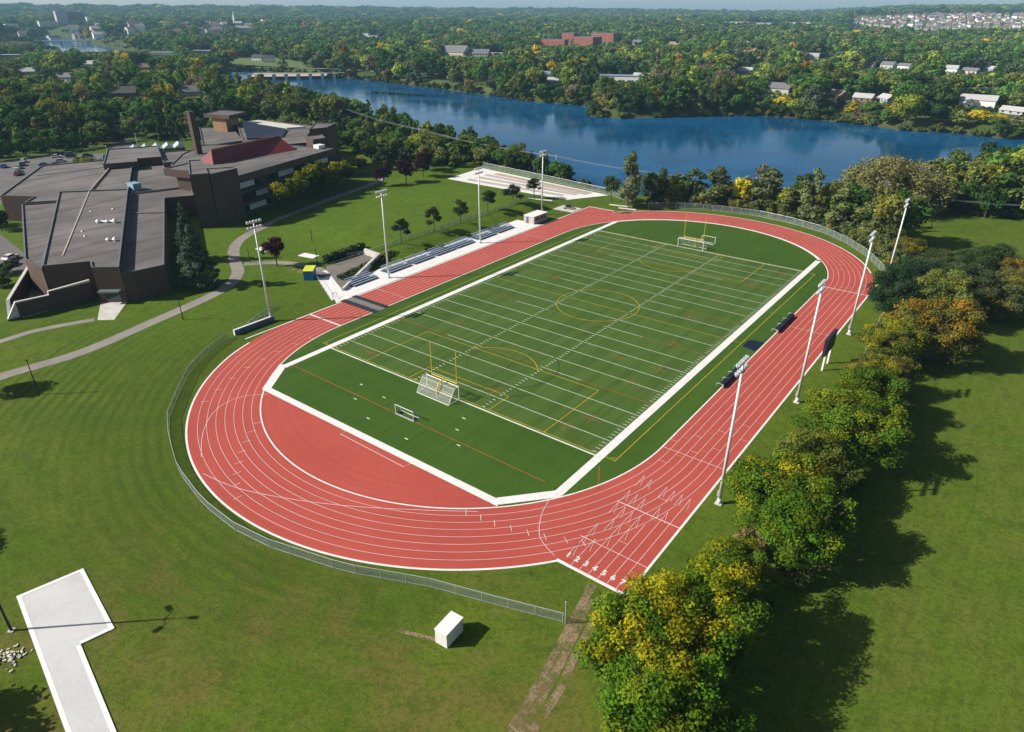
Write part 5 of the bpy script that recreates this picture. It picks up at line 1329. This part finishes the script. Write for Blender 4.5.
# downtown block, steeple, bridge
for (b, rg, w_, d_, h, wk, lab) in ((157.75, 2620, 30, 20, 40, 'grey', 'pale high rise block in the hazy town centre'), (157.0, 2640, 48, 18, 37, 'brown', 'dark slab block right of the pale high rise'), (156.2, 2620, 16, 14, 24, 'white', 'white block in the hazy town centre'), (153.6, 2500, 60, 20, 14, 'pale' if False else 'white', 'wide white factory in the hazy town centre'), (160.6, 2500, 30, 20, 20, 'white', 'white building at the far left of the town'), (158.6, 2600, 46, 20, 14, 'cream', 'low cream block left of the high rise'), (145.0, 2700, 40, 30, 18, 'white', 'pale domed arena on the hazy plain'), (141.5, 2700, 50, 24, 14, 'white', 'low pale hall on the hazy plain')):
    x, y = HP(b, rg); house(x, y, toCam(x, y) + R(14), w_, d_, h, rf['grey'], wl[wk], lab, None, 'building', False, True, 'town_building')
r3 = random.Random(21)
for i in range(46):
    b = r3.uniform(146, 162); rg = r3.uniform(1900, 2750); x, y = HP(b, rg)
    house(x, y, toCam(x, y) + r3.uniform(-.6, .6), r3.uniform(12, 28), r3.uniform(10, 16), r3.uniform(7, 13), rf[r3.choice(['grey','pale','brown'])], wl[r3.choice(['white','cream','tan','grey','pink'])], 'one of the small pale town houses in the hazy far left distance', 'small town houses in the hazy distance', 'house', False, False, 'town_house')
x, y = HP(147.23, 2500); st_e = empty('church_steeple', (x, y, T1(x, y)), 0, 'white church steeple standing out of the hazy trees', 'steeple')
MB().box(-3,-3,0,3,3,22).build('tower', wl['white'], st_e); m = MB(); m.tube((0,0,22),(0,0,42),4,.2,8); m.build('spire', wl['white'], st_e)
# subdivision on the hill at the right
hm = []
for rk, wk in (('grey','white'), ('brown','cream'), ('dark','white'), ('brown','pink'), ('grey','tan')):
    m = MB(); m.box(-6.5,-6,-4,6.5,6,6.2, 0); b0 = len(m.v)
    m.v += [(-7,-6.5,6.2),(7,-6.5,6.2),(7,6.5,6.2),(-7,6.5,6.2),(-5,0,10.4),(5,0,10.4)]
    m.f += [tuple(b0+i for i in f) for f in ((0,1,5,4),(2,3,4,5),(0,4,3),(1,2,5))]; m.m += [1]*4
    me2 = bpy.data.meshes.new('suburban_house'); me2.from_pydata(m.v, [], m.f); me2.materials.append(wl[wk]); me2.materials.append(rf[rk]); me2.polygons.foreach_set('material_index', m.m); hm.append(me2)
HZ = []
for row in range(13):
    rg = 2180 + row * 78; b = 89.5 + .1 * row
    while b < (97.0, 99.0, 100.6, 101.8, 102.6, 103.2, 103.4, 102.4, 101.4, 100.6, 99.8, 99.2, 98.6)[row]:
        b += math.degrees(15.0 / rg) * r3.uniform(1.15, 1.7) * (1.7 if row in (4, 8, 11) else 1.05)
        if r3.random() < .12: continue
        x, y = HP(b, rg + r3.uniform(-16, 16)); HZ.append((x, y))
r3.shuffle(HZ)
for x, y in HZ[:290]:
    o = bpy.data.objects.new('suburban_house', r3.choice(hm)); COL.objects.link(o); o.location = (x, y, T1(x, y)); o.rotation_euler[2] = toCam(x, y) + r3.uniform(-.35, .35); s = r3.uniform(.85, 1.2); o.scale = (s, s, s)
    tag(o, 'one of the pale suburban houses packed on the hillside at the upper right', 'house', 'suburban houses on the hillside'); FB.append((x, y, 12))
FB += [(*HP(b, rg), 26) for rg in (2140, 2240, 2400, 2560, 2720) for b in np.arange(91, 100.5, .7)]
# quarry-like pale bank left of the subdivision
qa, qb = HP(105.6, 2500), HP(112.0, 2550); q = MB(); 
ax, ay = qa; bx2, by2 = qb
for k in range(3):
    t0, t1 = k / 3, k / 3 + .3
    xa, ya = ax + (bx2-ax)*t0, ay + (by2-ay)*t0; xb, yb = ax + (bx2-ax)*t1, ay + (by2-ay)*t1
    o = house((xa+xb)/2, (ya+yb)/2, math.atan2(yb-ya, xb-xa) + math.pi, math.hypot(xb-xa, yb-ya), 22, (12, 9, 11)[k], rf['pale'], wl[('cream','grey','cream')[k]], ['long pale warehouse left of the hillside houses', 'middle long pale warehouse on the far rise', 'leftmost long pale warehouse on the far rise'][k], None, 'warehouse', False, True, 'warehouse')
# dam / weir at the head of the river
dm = empty('river_dam', (0, 0, 0), 0, 'low concrete dam and weir with dark gates crossing the river at the left', 'dam')
D0, D1 = np.array((-606, 316)), np.array((-540, 388)); dd = (D1 - D0); Ld = np.linalg.norm(dd); dd = dd / Ld; dn = np.array([-dd[1], dd[0]])
def Dp(s, t): q = D0 + dd * s + dn * t; return (q[0], q[1])
MB().prism([Dp(0,0), Dp(Ld,0), Dp(Ld,5), Dp(0,5)], -7, -2.2).build('weir_wall', M['dark_metal'], dm)
MB().prism([Dp(0,5.1), Dp(Ld*.8,5.1), Dp(Ld*.8,32), Dp(0,44)], -7, [-3.0,-3.0,-1.2,-1.2]).build('spillway', M['sand'], dm)
for k in range(8): MB().prism([Dp(k*Ld/8,-1), Dp(k*Ld/8+3,-1), Dp(k*Ld/8+3,6), Dp(k*Ld/8,6)], -7, .4).build('pier', M['concrete'], dm)
MB().prism([Dp(0,.5), Dp(Ld,.5), Dp(Ld,2.5), Dp(0,2.5)], .42, .9).build('walkway', M['concrete'], dm)
strip('river_road', [(-980, 470), (-800, 404), (-700, 402), (-610, 420), (-540, 425), (-480, 430), (-380, 470)], 8, M['path'], .3)
gp = MB(); gpts = [(-900, 430), (-760, 396), (-640, 412), (-700, 470), (-850, 520)]; 
a = np.array(gpts); zz = terrain(a[:,0], a[:,1]); gp.poly([(p[0], p[1], float(zz.max()) + .25) for p in gpts]); tag(gp.build('riverside_green', simple('bright_grass', (.085,.135,.025), .95)), kind='structure')
# bridge on the upper river
br = empty('river_bridge', (0,0,0), 0, 'low pale bridge crossing the upper river at the far left', 'bridge')
b0_, b1_ = np.array((-1700, 490)), np.array((-1560, 690)); dd = (b1_-b0_)/np.linalg.norm(b1_-b0_); dn = np.array([-dd[1], dd[0]]) * 5
MB().prism([tuple(b0_), tuple(b1_), tuple(b1_+dn), tuple(b0_+dn)], 1.5, 4).build('deck', M['concrete_white'], br)
for k in range(4):
    q = b0_ + dd * (40 + 50*k); MB().prism([tuple(q), tuple(q+dd*4), tuple(q+dd*4+dn), tuple(q+dn)], -8, 1.48).build('pier', M['concrete'], br)
# far shore power poles
for i, (b, rg) in enumerate(((89.5, 585), (94.0, 590), (98.2, 600), (102.4, 612))):
    x, y = HP(b, rg); z = T1(x, y); g = empty('utility_pole', (x, y, z), toCam(x, y), 'one of the thin grey utility poles along the far shore road', 'utility pole', 'utility poles along the far shore')
    MB().tube((0,0,0),(0,0,13),.18,.12).build('pole', M['wood'], g); MB().box(-1.2,-.08,12.2,1.2,.08,12.4).build('crossarm', M['wood'], g)
m = MB()
for (a, b2) in zip(((89.5, 585), (94.0, 590), (98.2, 600)), ((94.0, 590), (98.2, 600), (102.4, 612))):
    p, q = HP(*a), HP(*b2)
    for off in (0, .7):
        m.path([(p[0]+(q[0]-p[0])*t, p[1]+(q[1]-p[1])*t, T1(*p)+12.2-off-3*t*(1-t)) for t in (0,.25,.5,.75,1)], .05, n=4)
tag(m.build('overhead_cable', M['rope']), 'thin overhead cables above the far shore houses', 'cables')
# island shoal in the river
tag(leaf_cards([(-28, -2.2, 0, 26, 2.2, .5)], 900, .9, 9).build('reed_bed', M['hedge'], loc=(-385, 314, -5.0)), 'thin dark reed bed lying in the open river', 'reeds', kind='stuff'); bpy.data.objects['reed_bed'].rotation_euler[2] = R(8)

# ------------------------------------------------------------------ woods
NF = np.array([(-1500,-900),(-298,-66),(-296,-14),(-300,36),(-276,66),(-240,78),(-186,84),(-166,82),(-150,86),(-128,92),(-117,106),(-84,102),(-50,97),(-38,92),(-29,92),(-14,98.5),(2,100.5),(14,98),(25,94),(36,88.5),(44,80),(47,84),(35,108),(20,112),(12,130),(10,400),(-3000,1200),(-3000,-900)], float)
RW = np.array([(38,142),(58,136),(80,132),(190,128),(420,260),(420,420),(30,360),(36,200)], float)
def allowed(P):
    d = poly_sdf(P, RIVER); d2 = poly_sdf(P, UPPER)
    x, y = P[:, 0], P[:, 1]
    az = np.degrees(np.arctan2(y - CAM[1], x - CAM[0])); r = np.hypot(x - CAM[0], y - CAM[1])
    farside = (d > 2.5) & (poly_sdf(P, np.array([(-3000,1200),(-900,428),(-423,379),(-172,300),(-124,340),(-3,354),(80,366),(700,560),(9000,3000),(9000,30000),(-26000,30000),(-26000,5000)])) < 0)
    ok = ((poly_sdf(P, NF) < 0) | (poly_sdf(P, RW) < 0) | farside | (r > 1100)) & (d > 1.5) & (d2 > 1)
    # streets, greens and houses
    for poly, gap in ((np.array(gpts), 0),):
        ok &= poly_sdf(P, poly) > gap
    for line, gap in (([(-262,22),(-290,36),(-330,52),(-378,84),(-438,128),(-500,170)], 6), ([(-292,-20),(-360,-30),(-450,-22),(-560,10)], 5), ([(-980,470),(-800,404),(-700,402),(-610,420),(-540,425),(-480,430),(-380,470)], 8), ([(-606,316),(-540,388)], 22)):
        for p, q in zip(line[:-1], line[1:]):
            p, q = np.array(p, float), np.array(q, float); e = q - p; t = np.clip(((P - p) @ e) / (e @ e), 0, 1); ok &= np.linalg.norm(P - p - t[:, None] * e, axis=1) > gap
    for fx, fy, fr in FB:
        ok &= (x - fx) ** 2 + (y - fy) ** 2 > fr * fr
    ok &= ~((az < 103.6) & (r > 2080) & (r < 3230) & (np.random.default_rng(3).random(len(P)) < .72))
    # lawn clearings near the parking lot and along the river park
    ok &= ~((np.sin(x / 37.0) * np.sin(y / 29.0 + 1) > .86) & (r < 1000) & (poly_sdf(P, NF) < 0))
    return ok
az = rng.uniform(85, 170, 90000)
# area-uniform in range with density falling off with distance
u = rng.random(90000); rmax, k0 = 6900.0, 500.0 ** 2
rr2 = np.sqrt((k0 + 230.0**2) * ((k0 + rmax**2) / (k0 + 230.0**2)) ** u - k0)
P = np.stack([CAM[0] + rr2 * np.cos(np.radians(az)), CAM[1] + rr2 * np.sin(np.radians(az))], 1)
n_keep = 36000
P = P[:n_keep]; rr2 = rr2[:n_keep]; az = az[:n_keep]
# extra dense planting in the near and middle woods
Q = np.stack([rng.uniform(-560, 130, 16000), rng.uniform(-120, 520, 16000)], 1)
rq = np.hypot(Q[:, 0] - CAM[0], Q[:, 1] - CAM[1]); aq = np.degrees(np.arctan2(Q[:, 1] - CAM[1], Q[:, 0] - CAM[0]))
kq = (rq < 620) & (aq > 84) & (aq < 170); Q, rq, aq = Q[kq], rq[kq], aq[kq]
P = np.r_[P, Q]; rr2 = np.r_[rr2, rq]; az = np.r_[az, aq]
ok = allowed(P); P, rr2, az = P[ok], rr2[ok], az[ok]
# thin out by distance so crowns overlap but do not pile up
order = np.argsort(rr2); keep = []; cell = {}
for i in order:
    r_ = rr2[i]; mind = 5.0 if r_ < 330 else 7.4 if r_ < 500 else 9.4
    if r_ > 900: keep.append(i); continue
    cx, cy = int(P[i, 0] // 6), int(P[i, 1] // 6); good = True
    for a in (-1, 0, 1):
        for b in (-1, 0, 1):
            for j in cell.get((cx+a, cy+b), ()):
                if (P[i, 0]-P[j, 0])**2 + (P[i, 1]-P[j, 1])**2 < mind*mind: good = False; break
    if good: cell.setdefault((cx, cy), []).append(i); keep.append(i)
keep = np.array(keep); P, rr2, az = P[keep], rr2[keep], az[keep]
n = len(P); Z = terrain(P[:, 0], P[:, 1]); dR = poly_sdf(P, RIVER)
PAL = np.array([DG, MG, MG, OL, YG, GG, (.030,.062,.014), (.055,.085,.018), (.085,.105,.028), YE, OR_, RD, (.10,.085,.05)])
PAL[:9] *= 1.12; PAL[9:12] *= .72
farbank = (P[:, 1] + .3 * P[:, 0] > 262)
wt = np.array([.20, .17, .14, .11, .045, .07, .12, .08, .055, .007, .009, .003, .02]); wt /= wt.sum()
zone = np.sin(P[:, 0] / 61 + 1.3) * np.sin(P[:, 1] / 47) * .5 + .5
ci = rng.choice(len(PAL), n, p=wt)
warm = (rng.random(n) < np.where(az < 108, .30, .10) * (dR < 400)) & (ci < 9)
ci[warm] = rng.choice([4, 8, 3, 8, 4, 9, 12], warm.sum())
ci = np.where((rr2 < 430) & (ci >= 9), 3, ci); ci = np.where((rr2 < 900) & (ci == 11), 10, ci); ci = np.where((rr2 < 620) & (ci == 10) & (rng.random(n) < .6), 12, ci)
TINT = PAL[ci] * rng.uniform(.8, 1.25, (n, 1)) * np.where(rr2 > 430, 1.28, 1.1)[:, None]
SIGHT += [(-1225, 445, 190, 3), (-1520, 500, 230, 3), (-1850, 640, 200, 3)]
LOW = np.where((az < 103.6) & (rr2 > 1750) & (rr2 < 3230), 7.0, 99.0)
for hx, hy, hw2, hh in SIGHT:
    ex, ey = CAM[0] - hx, CAM[1] - hy; L = math.hypot(ex, ey); ex, ey = ex / L, ey / L
    s_ = (P[:, 0] - hx) * ex + (P[:, 1] - hy) * ey; t_ = np.abs(-(P[:, 0] - hx) * ey + (P[:, 1] - hy) * ex)
    m_ = (s_ > -2) & (s_ < 450) & (t_ < hw2 * .5 + 3.5)
    LOW = np.where(m_, np.minimum(LOW, hh * .38 + np.maximum(s_, 0) * 58 / L * .9), LOW)
kind = rng.choice(9, n, p=[.2, .2, .16, .16, .08, .07, .05, .04, .04])   # 0-3 round, 4-6 tall, 7-8 conifer
left_dark = (P[:, 0] < -250) & (P[:, 1] < 200) & (rr2 < 600)
kind = np.where(left_dark & (rng.random(n) < .22), rng.choice([7, 8], n), kind)
Hh = rng.uniform(9.5, 16.5, n); Hh = np.where(farbank & (dR < 60), Hh * .95, Hh)
near_bank = (~farbank) & (dR < 26) & (rr2 < 700)
Hh = np.where(near_bank, rng.uniform(7.5, 12.0, n), Hh)
Hh = np.where((rr2 < 420) & (P[:, 0] > -330) & (P[:, 0] < 10), np.minimum(Hh, rng.uniform(6.5, 10.5, n)), Hh)
RWm = poly_sdf(P, RW) < 0
Hh = np.where(RWm, rng.uniform(11, 19, n), Hh)
grow_ = np.where(farbank | (rr2 > 520), 1.42, np.where(left_dark, 1.15, 1.0)); Hh = Hh * grow_
Wd = Hh * rng.uniform(.8, 1.15, n) * np.where((kind >= 4) & (kind < 7), .72, 1) * np.where(kind >= 7, .62, 1)
big = 1 + np.clip(rr2 - 700, 0, None) / 1500
Wd = Wd * np.minimum(big, 3.2); Hh = Hh * np.minimum(1 + np.clip(rr2 - 900, 0, None) / 9000, 1.3)
keys = ['round0', 'round1', 'round2', 'round3', 'tall0', 'tall1', 'tall2', 'conifer0', 'conifer1']
cut = LOW < Hh; Wd = np.where(cut, np.minimum(Wd, np.maximum(LOW * 1.5, 4.5)), Wd); Hh = np.where(cut, np.maximum(LOW, 1.2), Hh)
app = Wd * Hh / rr2 ** 2
infr = (az > 92) & (az < 162)
sel = np.argsort(-app * infr)[:225]
names = ['dark green', 'mid green', 'mid green', 'olive', 'yellow green', 'grey green', 'deep green', 'fresh green', 'pale olive', 'yellow', 'orange', 'red', 'brownish']
for i in sel:
    x, y = P[i]
    if RWm[i]: wh, grp = 'in the wood right of the huge willow', 'trees of the wood at the right edge'
    elif farbank[i]: wh, grp = 'on the far bank of the river', 'trees on the far bank'
    elif x > -230: wh, grp = 'in the thicket along the near river bank', 'trees of the near bank thicket'
    else: wh, grp = 'in the woods beyond the parking lot', 'trees of the woods beyond the parking lot'
    kn = 'conifer' if kind[i] >= 7 else 'slender tree' if kind[i] >= 4 else 'rounded tree'
    lab = names[ci[i]] + ' ' + kn + ' ' + wh
    tree(keys[kind[i]], x, y, Hh[i], Wd[i], tuple(TINT[i]), lab, 'tree', lab + ' group', rng.random() * .5 if ci[i] in (3, 4, 7, 8) else 0, None, Z[i])
rest = np.setdiff1d(np.arange(n), sel)
# undergrowth along both banks, hedge wall beyond the parking lot
# hedge wall
hp = [(-292, -70), (-294, -20), (-293, 20), (-299, 44)]
hw_ = MB()
hv = leaf_mesh('hedge_wall', 14000, .8, [( *(np.array(resample(hp, 2.0))[j] + rng.normal(size=2) * .8), rng.uniform(1.5, 6.0), 1.7) for j in range(len(resample(hp, 2.0))) for _ in range(4)], 77)
hv.materials.append(M['leaf']); ho = bpy.data.objects.new('tall_hedge', hv); COL.objects.link(ho); ho.color = (.022, .046, .012, 1)
tag(ho, 'tall dark hedge wall behind the parked cars', 'hedge')
# bushes by the river and by the fence
bp = []
for _ in range(2600):
    x, y = rng.uniform(-330, 120), rng.uniform(60, 240); bp.append((x, y))
bp = np.array(bp); db = poly_sdf(bp, RIVER); okb = (db > 0.6) & ((poly_sdf(bp, NF) < -0.3) | (poly_sdf(bp, RW) < 0)) & (db < 60)
bp = bp[okb & ((bp[:, 0] - 33) ** 2 + (bp[:, 1] - 131) ** 2 > 330)][:1100]
zb_ = terrain(bp[:, 0], bp[:, 1]); rbp = np.hypot(bp[:, 0]-CAM[0], bp[:, 1]-CAM[1]); ob = np.argsort(rbp)
bcol = [((.050,.078,.020), 'green'), ((.085,.10,.026), 'olive'), ((.12,.14,.025), 'yellow green'), ((.030,.052,.016), 'dark green')]
for q, i in enumerate(ob[:60]):
    c, nm = bcol[int(rng.integers(4))]
    lab = nm + ' bush in the undergrowth between the far fence and the river'
    tree('bush%d' % (q % 2), bp[i, 0], bp[i, 1], rng.uniform(2.2, 4.2), rng.uniform(4, 6.5), tuple(np.array(c) * rng.uniform(.85, 1.2)), lab, 'shrub', lab, 0, None, zb_[i])
rest_b = ob[60:]
# the far woods: one object, instanced crowns
def stuff_forest(name, P, Z, H_, W_, tint, keys_idx, keylist, label):
    cl = bpy.data.collections.new(name + '_kinds')
    for j, k in enumerate(keylist):
        c, t, ph, pw = PROTO[k]
        key = 'far_' + k
        if key not in FARM:
            n_ = int(len(c.polygons) * (.38 if len(c.polygons) > 1500 else .8))
            cm = {'r': lambda: clumps_round(20, 3.2, 5.6, 3.4, 1.45, 200 + j), 't': lambda: clumps_column(20, 2.5, 1.4, 10.6, 1.25, 220 + j), 'c': lambda: clumps_cone(26, 2.9, .6, 11.2, 1.1, 240 + j), 'b': lambda: clumps_round(12, 2.0, 1.5, 1.35, .9, 260 + j)}[k[0]]()
            FARM[key] = leaf_mesh(key, n_, 1.15 if k[0] != 'b' else .7, cm, 300 + j, .5, .6); FARM[key].materials.append(M['leaf_far'])
        o = bpy.data.objects.new('%02d_%s' % (j, k), FARM[key]); cl.objects.link(o)
    me = bpy.data.meshes.new(name); me.vertices.add(len(P)); me.vertices.foreach_set('co', np.c_[P, Z].astype(np.float32).ravel())
    ph = np.array([PROTO[k][2] for k in keylist])[keys_idx]; pw = np.array([PROTO[k][3] for k in keylist])[keys_idx]
    def attr(nm, typ, arr, prop): a = me.attributes.new(nm, typ, 'POINT'); a.data.foreach_set(prop, np.ascontiguousarray(arr).ravel())
    attr('tint', 'FLOAT_COLOR', np.c_[tint, np.ones(len(P))].astype(np.float32), 'color')
    attr('scl', 'FLOAT_VECTOR', np.stack([W_/pw, W_/pw, H_/ph], 1).astype(np.float32), 'vector')
    attr('rot', 'FLOAT_VECTOR', np.stack([np.zeros(len(P)), np.zeros(len(P)), rng.uniform(0, 6.28, len(P))], 1).astype(np.float32), 'vector')
    attr('idx', 'INT', keys_idx.astype(np.int32), 'value')
    o = bpy.data.objects.new(name, me); COL.objects.link(o); tag(o, label, 'woods', kind='stuff')
    ng = bpy.data.node_groups.new(name + '_scatter', 'GeometryNodeTree')
    ng.interface.new_socket('Geometry', in_out='INPUT', socket_type='NodeSocketGeometry'); ng.interface.new_socket('Geometry', in_out='OUTPUT', socket_type='NodeSocketGeometry')
    gi, go = ng.nodes.new('NodeGroupInput'), ng.nodes.new('NodeGroupOutput')
    ci_ = ng.nodes.new('GeometryNodeCollectionInfo'); ci_.inputs['Collection'].default_value = cl; ci_.inputs['Separate Children'].default_value = True; ci_.inputs['Reset Children'].default_value = True
    ip = ng.nodes.new('GeometryNodeInstanceOnPoints'); ip.inputs['Pick Instance'].default_value = True
    def na(nm, typ):
        a = ng.nodes.new('GeometryNodeInputNamedAttribute'); a.data_type = typ; a.inputs['Name'].default_value = nm; return a.outputs['Attribute']
    L = ng.links.new
    L(gi.outputs[0], ip.inputs['Points']); L(ci_.outputs[0], ip.inputs['Instance']); L(na('idx', 'INT'), ip.inputs['Instance Index']); L(na('rot', 'FLOAT_VECTOR'), ip.inputs['Rotation']); L(na('scl', 'FLOAT_VECTOR'), ip.inputs['Scale']); L(ip.outputs[0], go.inputs[0])
    md = o.modifiers.new('scatter', 'NODES'); md.node_group = ng
    return o
FARM = {}
stuff_forest('distant_woods', P[rest], Z[rest], Hh[rest], Wd[rest], TINT[rest], kind[rest], keys, 'mixed green woods with autumn colours rolling to the horizon')
tb = np.array([bcol[int(k)][0] for k in rng.integers(0, 4, len(rest_b))]) * rng.uniform(.8, 1.25, (len(rest_b), 1))
stuff_forest('riverside_undergrowth', bp[rest_b], zb_[rest_b], rng.uniform(1.8, 3.8, len(rest_b)), rng.uniform(3.6, 6.2, len(rest_b)), tb, rng.integers(0, 2, len(rest_b)), ['bush0', 'bush1'], 'low green undergrowth along the river banks')
# shrubs along the far waterline
fl = []
for a, b in zip(RIVER[:18], RIVER[1:19]):
    L = np.hypot(*(b - a)); nn_ = int(L / 1.5)
    for k in range(nn_): q = a + (b - a) * ((k + rng.random()) / nn_); e_n = np.array([-(b - a)[1], (b - a)[0]]) / L; fl.append(q - e_n * rng.uniform(-1, 7) + rng.normal(size=2) * .6)
fl = np.array(fl); dfl = poly_sdf(fl, RIVER); fl = fl[dfl > -1.2]
tb = np.array([bcol[int(k)][0] for k in rng.choice(4, len(fl), p=[.35, .35, .15, .15])]) * rng.uniform(.8, 1.25, (len(fl), 1))
stuff_forest('shoreline_shrubs', fl, np.maximum(terrain(fl[:, 0], fl[:, 1]), -5.0), rng.uniform(2.5, 6.5, len(fl)), rng.uniform(4, 7.5, len(fl)), tb, rng.integers(0, 2, len(fl)), ['bush0', 'bush1'], 'shrubs overhanging the far waterline')
# singled-out autumn trees on the far side
for b, rg, h, w_, c, k, lab in ((99.2, 960, 13, 15, (.36,.25,.012), 'round1', 'bright yellow tree beside the far white houses'), (97.0, 980, 15, 18, (.34,.035,.022), 'round0', 'bright red tree on the far side of the river'), (93.4, 930, 13, 18, (.34,.11,.02), 'round2', 'orange tree near the right frame edge'), (109.2, 1350, 15, 18, (.24,.075,.03), 'round3', 'rusty red tree left of the white gabled house'),
        (114.4, 600, 10, 13, (.30,.05,.035), 'round1', 'red tree on the point by the far shore'), (117.3, 500, 8, 9, (.28,.16,.02), 'round0', 'orange yellow tree on the tip of the far shore point'), (98.4, 880, 14, 19, (.06,.115,.016), 'round2', 'large bright green tree below the yellow one'), (148.9, 520, 12, 11, (.16,.075,.025), 'round3', 'rusty crowned tree behind the chimney'), (139.4, 790, 13, 15, (.05,.03,.02), 'round0', 'dark purplish tree on the far shore right of the dam'),
        (136.9, 750, 13, 13, (.20,.11,.04), 'round1', 'tan orange tree on the far shore right of the purplish one'), (130.5, 640, 11, 16, (.17,.13,.06), 'round2', 'straw coloured tree leaning over the far shore'), (118.6, 500, 11, 18, (.075,.09,.03), 'round3', 'broad olive tree on the far shore point'), (93.6, 680, 11, 17, (.20,.16,.03), 'round1', 'golden tree above the long white house'), (98.6, 610, 8, 12, (.12,.17,.02), 'round0', 'lime green tree at the far waterline'), (161.0, 420, 10, 9, (.20,.16,.02), 'tall1', 'yellow tree at the left frame edge by the street'), (160.3, 540, 9, 9, (.19,.08,.03), 'round2', 'rusty tree in the left woods'), (157.3, 600, 9, 8, (.20,.12,.04), 'tall0', 'tan cone shaped tree in the left woods')):
    x, y = HP(b, rg); tree(k, x, y, h, w_, c, lab, 'tree', None, 0)

for i, (x, y, h, w_, c, lab) in enumerate(((-176, 312, 15, 18, (.060,.085,.026), 'rounded grey green tree at the tip of the far shore point'), (-164, 322, 16, 19, (.075,.095,.030), 'olive rounded tree in the middle of the far shore point'), (-190, 330, 20, 20, (.052,.098,.018), 'tall fresh green tree behind the far shore point'), (-150, 326, 12, 13, (.17,.13,.03), 'golden brown tree at the water on the far shore point'),
        (-136, 344, 15, 17, (.050,.078,.020), 'dark green tree at the right of the far shore point'), (-168, 346, 21, 20, (.060,.105,.020), 'tallest green tree on the far shore point'), (-146, 356, 20, 19, (.044,.080,.018), 'deep green tree at the back of the far shore point'), (-118, 356, 15, 16, (.066,.074,.034), 'greyish tree at the water right of the point'))):
    tree('round%d' % (i % 4), x, y, h, w_, c, lab)
# ------------------------------------------------------------------ air, light, camera
hz_m = bpy.data.materials.new('haze_air'); hz_m.use_nodes = True; t = hz_m.node_tree; t.nodes.clear()
o_ = t.nodes.new('ShaderNodeOutputMaterial'); pv = t.nodes.new('ShaderNodeVolumePrincipled'); pv.inputs['Color'].default_value = (.38, .70, 1.0, 1); pv.inputs['Density'].default_value = HAZE = 9.4e-5
pv.inputs['Anisotropy'].default_value = .0
t.links.new(pv.outputs[0], o_.inputs['Volume'])
hb = MB(); hb.box(-8300, -2800, -16, 3800, 8300, 185)
hzo = hb.build('haze', hz_m); tag(hzo, kind='stuff')
wd = bpy.data.worlds.new('World'); sc.world = wd; wd.use_nodes = True; t = wd.node_tree; t.nodes.clear()
sky = t.nodes.new('ShaderNodeTexSky'); sky.sky_type = 'NISHITA'; sky.sun_disc = False
SUN_EL, SUN_AZ = 34.5, 223.0       # where the sun stands, degrees counter-clockwise from +X
sky.sun_elevation = R(SUN_EL); sky.sun_rotation = R(90 - SUN_AZ); sky.air_density = 1.0; sky.dust_density = 2.6; sky.ozone_density = 1.6; sky.altitude = 100
bg = t.nodes.new('ShaderNodeBackground'); bg.inputs['Strength'].default_value = .051
wo = t.nodes.new('ShaderNodeOutputWorld'); tc = t.nodes.new('ShaderNodeTexCoord'); sp = t.nodes.new('ShaderNodeSeparateXYZ'); t.links.new(tc.outputs['Generated'], sp.inputs[0])
mr = t.nodes.new('ShaderNodeMapRange'); mr.interpolation_type = 'SMOOTHSTEP'; mr.inputs['From Min'].default_value = .22; mr.inputs['From Max'].default_value = 0.0; mr.inputs['To Min'].default_value = 1.0; mr.inputs['To Max'].default_value = 5.0
t.links.new(sp.outputs['Z'], mr.inputs['Value'])
vm = t.nodes.new('ShaderNodeVectorMath'); vm.operation = 'SCALE'; t.links.new(sky.outputs[0], vm.inputs[0]); t.links.new(mr.outputs['Result'], vm.inputs['Scale'])
t.links.new(vm.outputs[0], bg.inputs[0]); t.links.new(bg.outputs[0], wo.inputs[0])
sl_ = bpy.data.lights.new('sun', 'SUN'); sl_.energy = 5.0; sl_.angle = R(.5); sl_.color = (1.0, .94, .85)
so_ = bpy.data.objects.new('sun', sl_); COL.objects.link(so_)
from mathutils import Vector, Matrix
dirv = Vector((-math.cos(R(SUN_AZ)) * math.cos(R(SUN_EL)), -math.sin(R(SUN_AZ)) * math.cos(R(SUN_EL)), -math.sin(R(SUN_EL))))
so_.rotation_euler = dirv.to_track_quat('-Z', 'Y').to_euler(); so_.location = (-60, -80, 120)
cd = bpy.data.cameras.new('camera'); cam = bpy.data.objects.new('camera', cd); COL.objects.link(cam); sc.camera = cam
cd.sensor_width = 36; cd.lens = 682.06 * 36 / 1024; cd.clip_start = 1; cd.clip_end = 60000
yaw, pitch = -.6505, .4794
f = Vector((math.sin(yaw) * math.cos(pitch), math.cos(yaw) * math.cos(pitch), -math.sin(pitch)))
cam.location = CAM; cam.rotation_euler = f.to_track_quat('-Z', 'Y').to_euler()
sc.render.resolution_x, sc.render.resolution_y = 1024, 732
vs = sc.view_settings; vs.view_transform = 'Standard'; vs.look = 'None'; vs.gamma = 1; vs.exposure = 0.46; vs.use_curve_mapping = False
cy = sc.cycles; cy.max_bounces = 5; cy.diffuse_bounces = 2; cy.glossy_bounces = 2; cy.transmission_bounces = 3; cy.transparent_max_bounces = 10; cy.volume_bounces = 0
cy.use_denoising = True; cy.caustics_reflective = False; cy.caustics_refractive = False
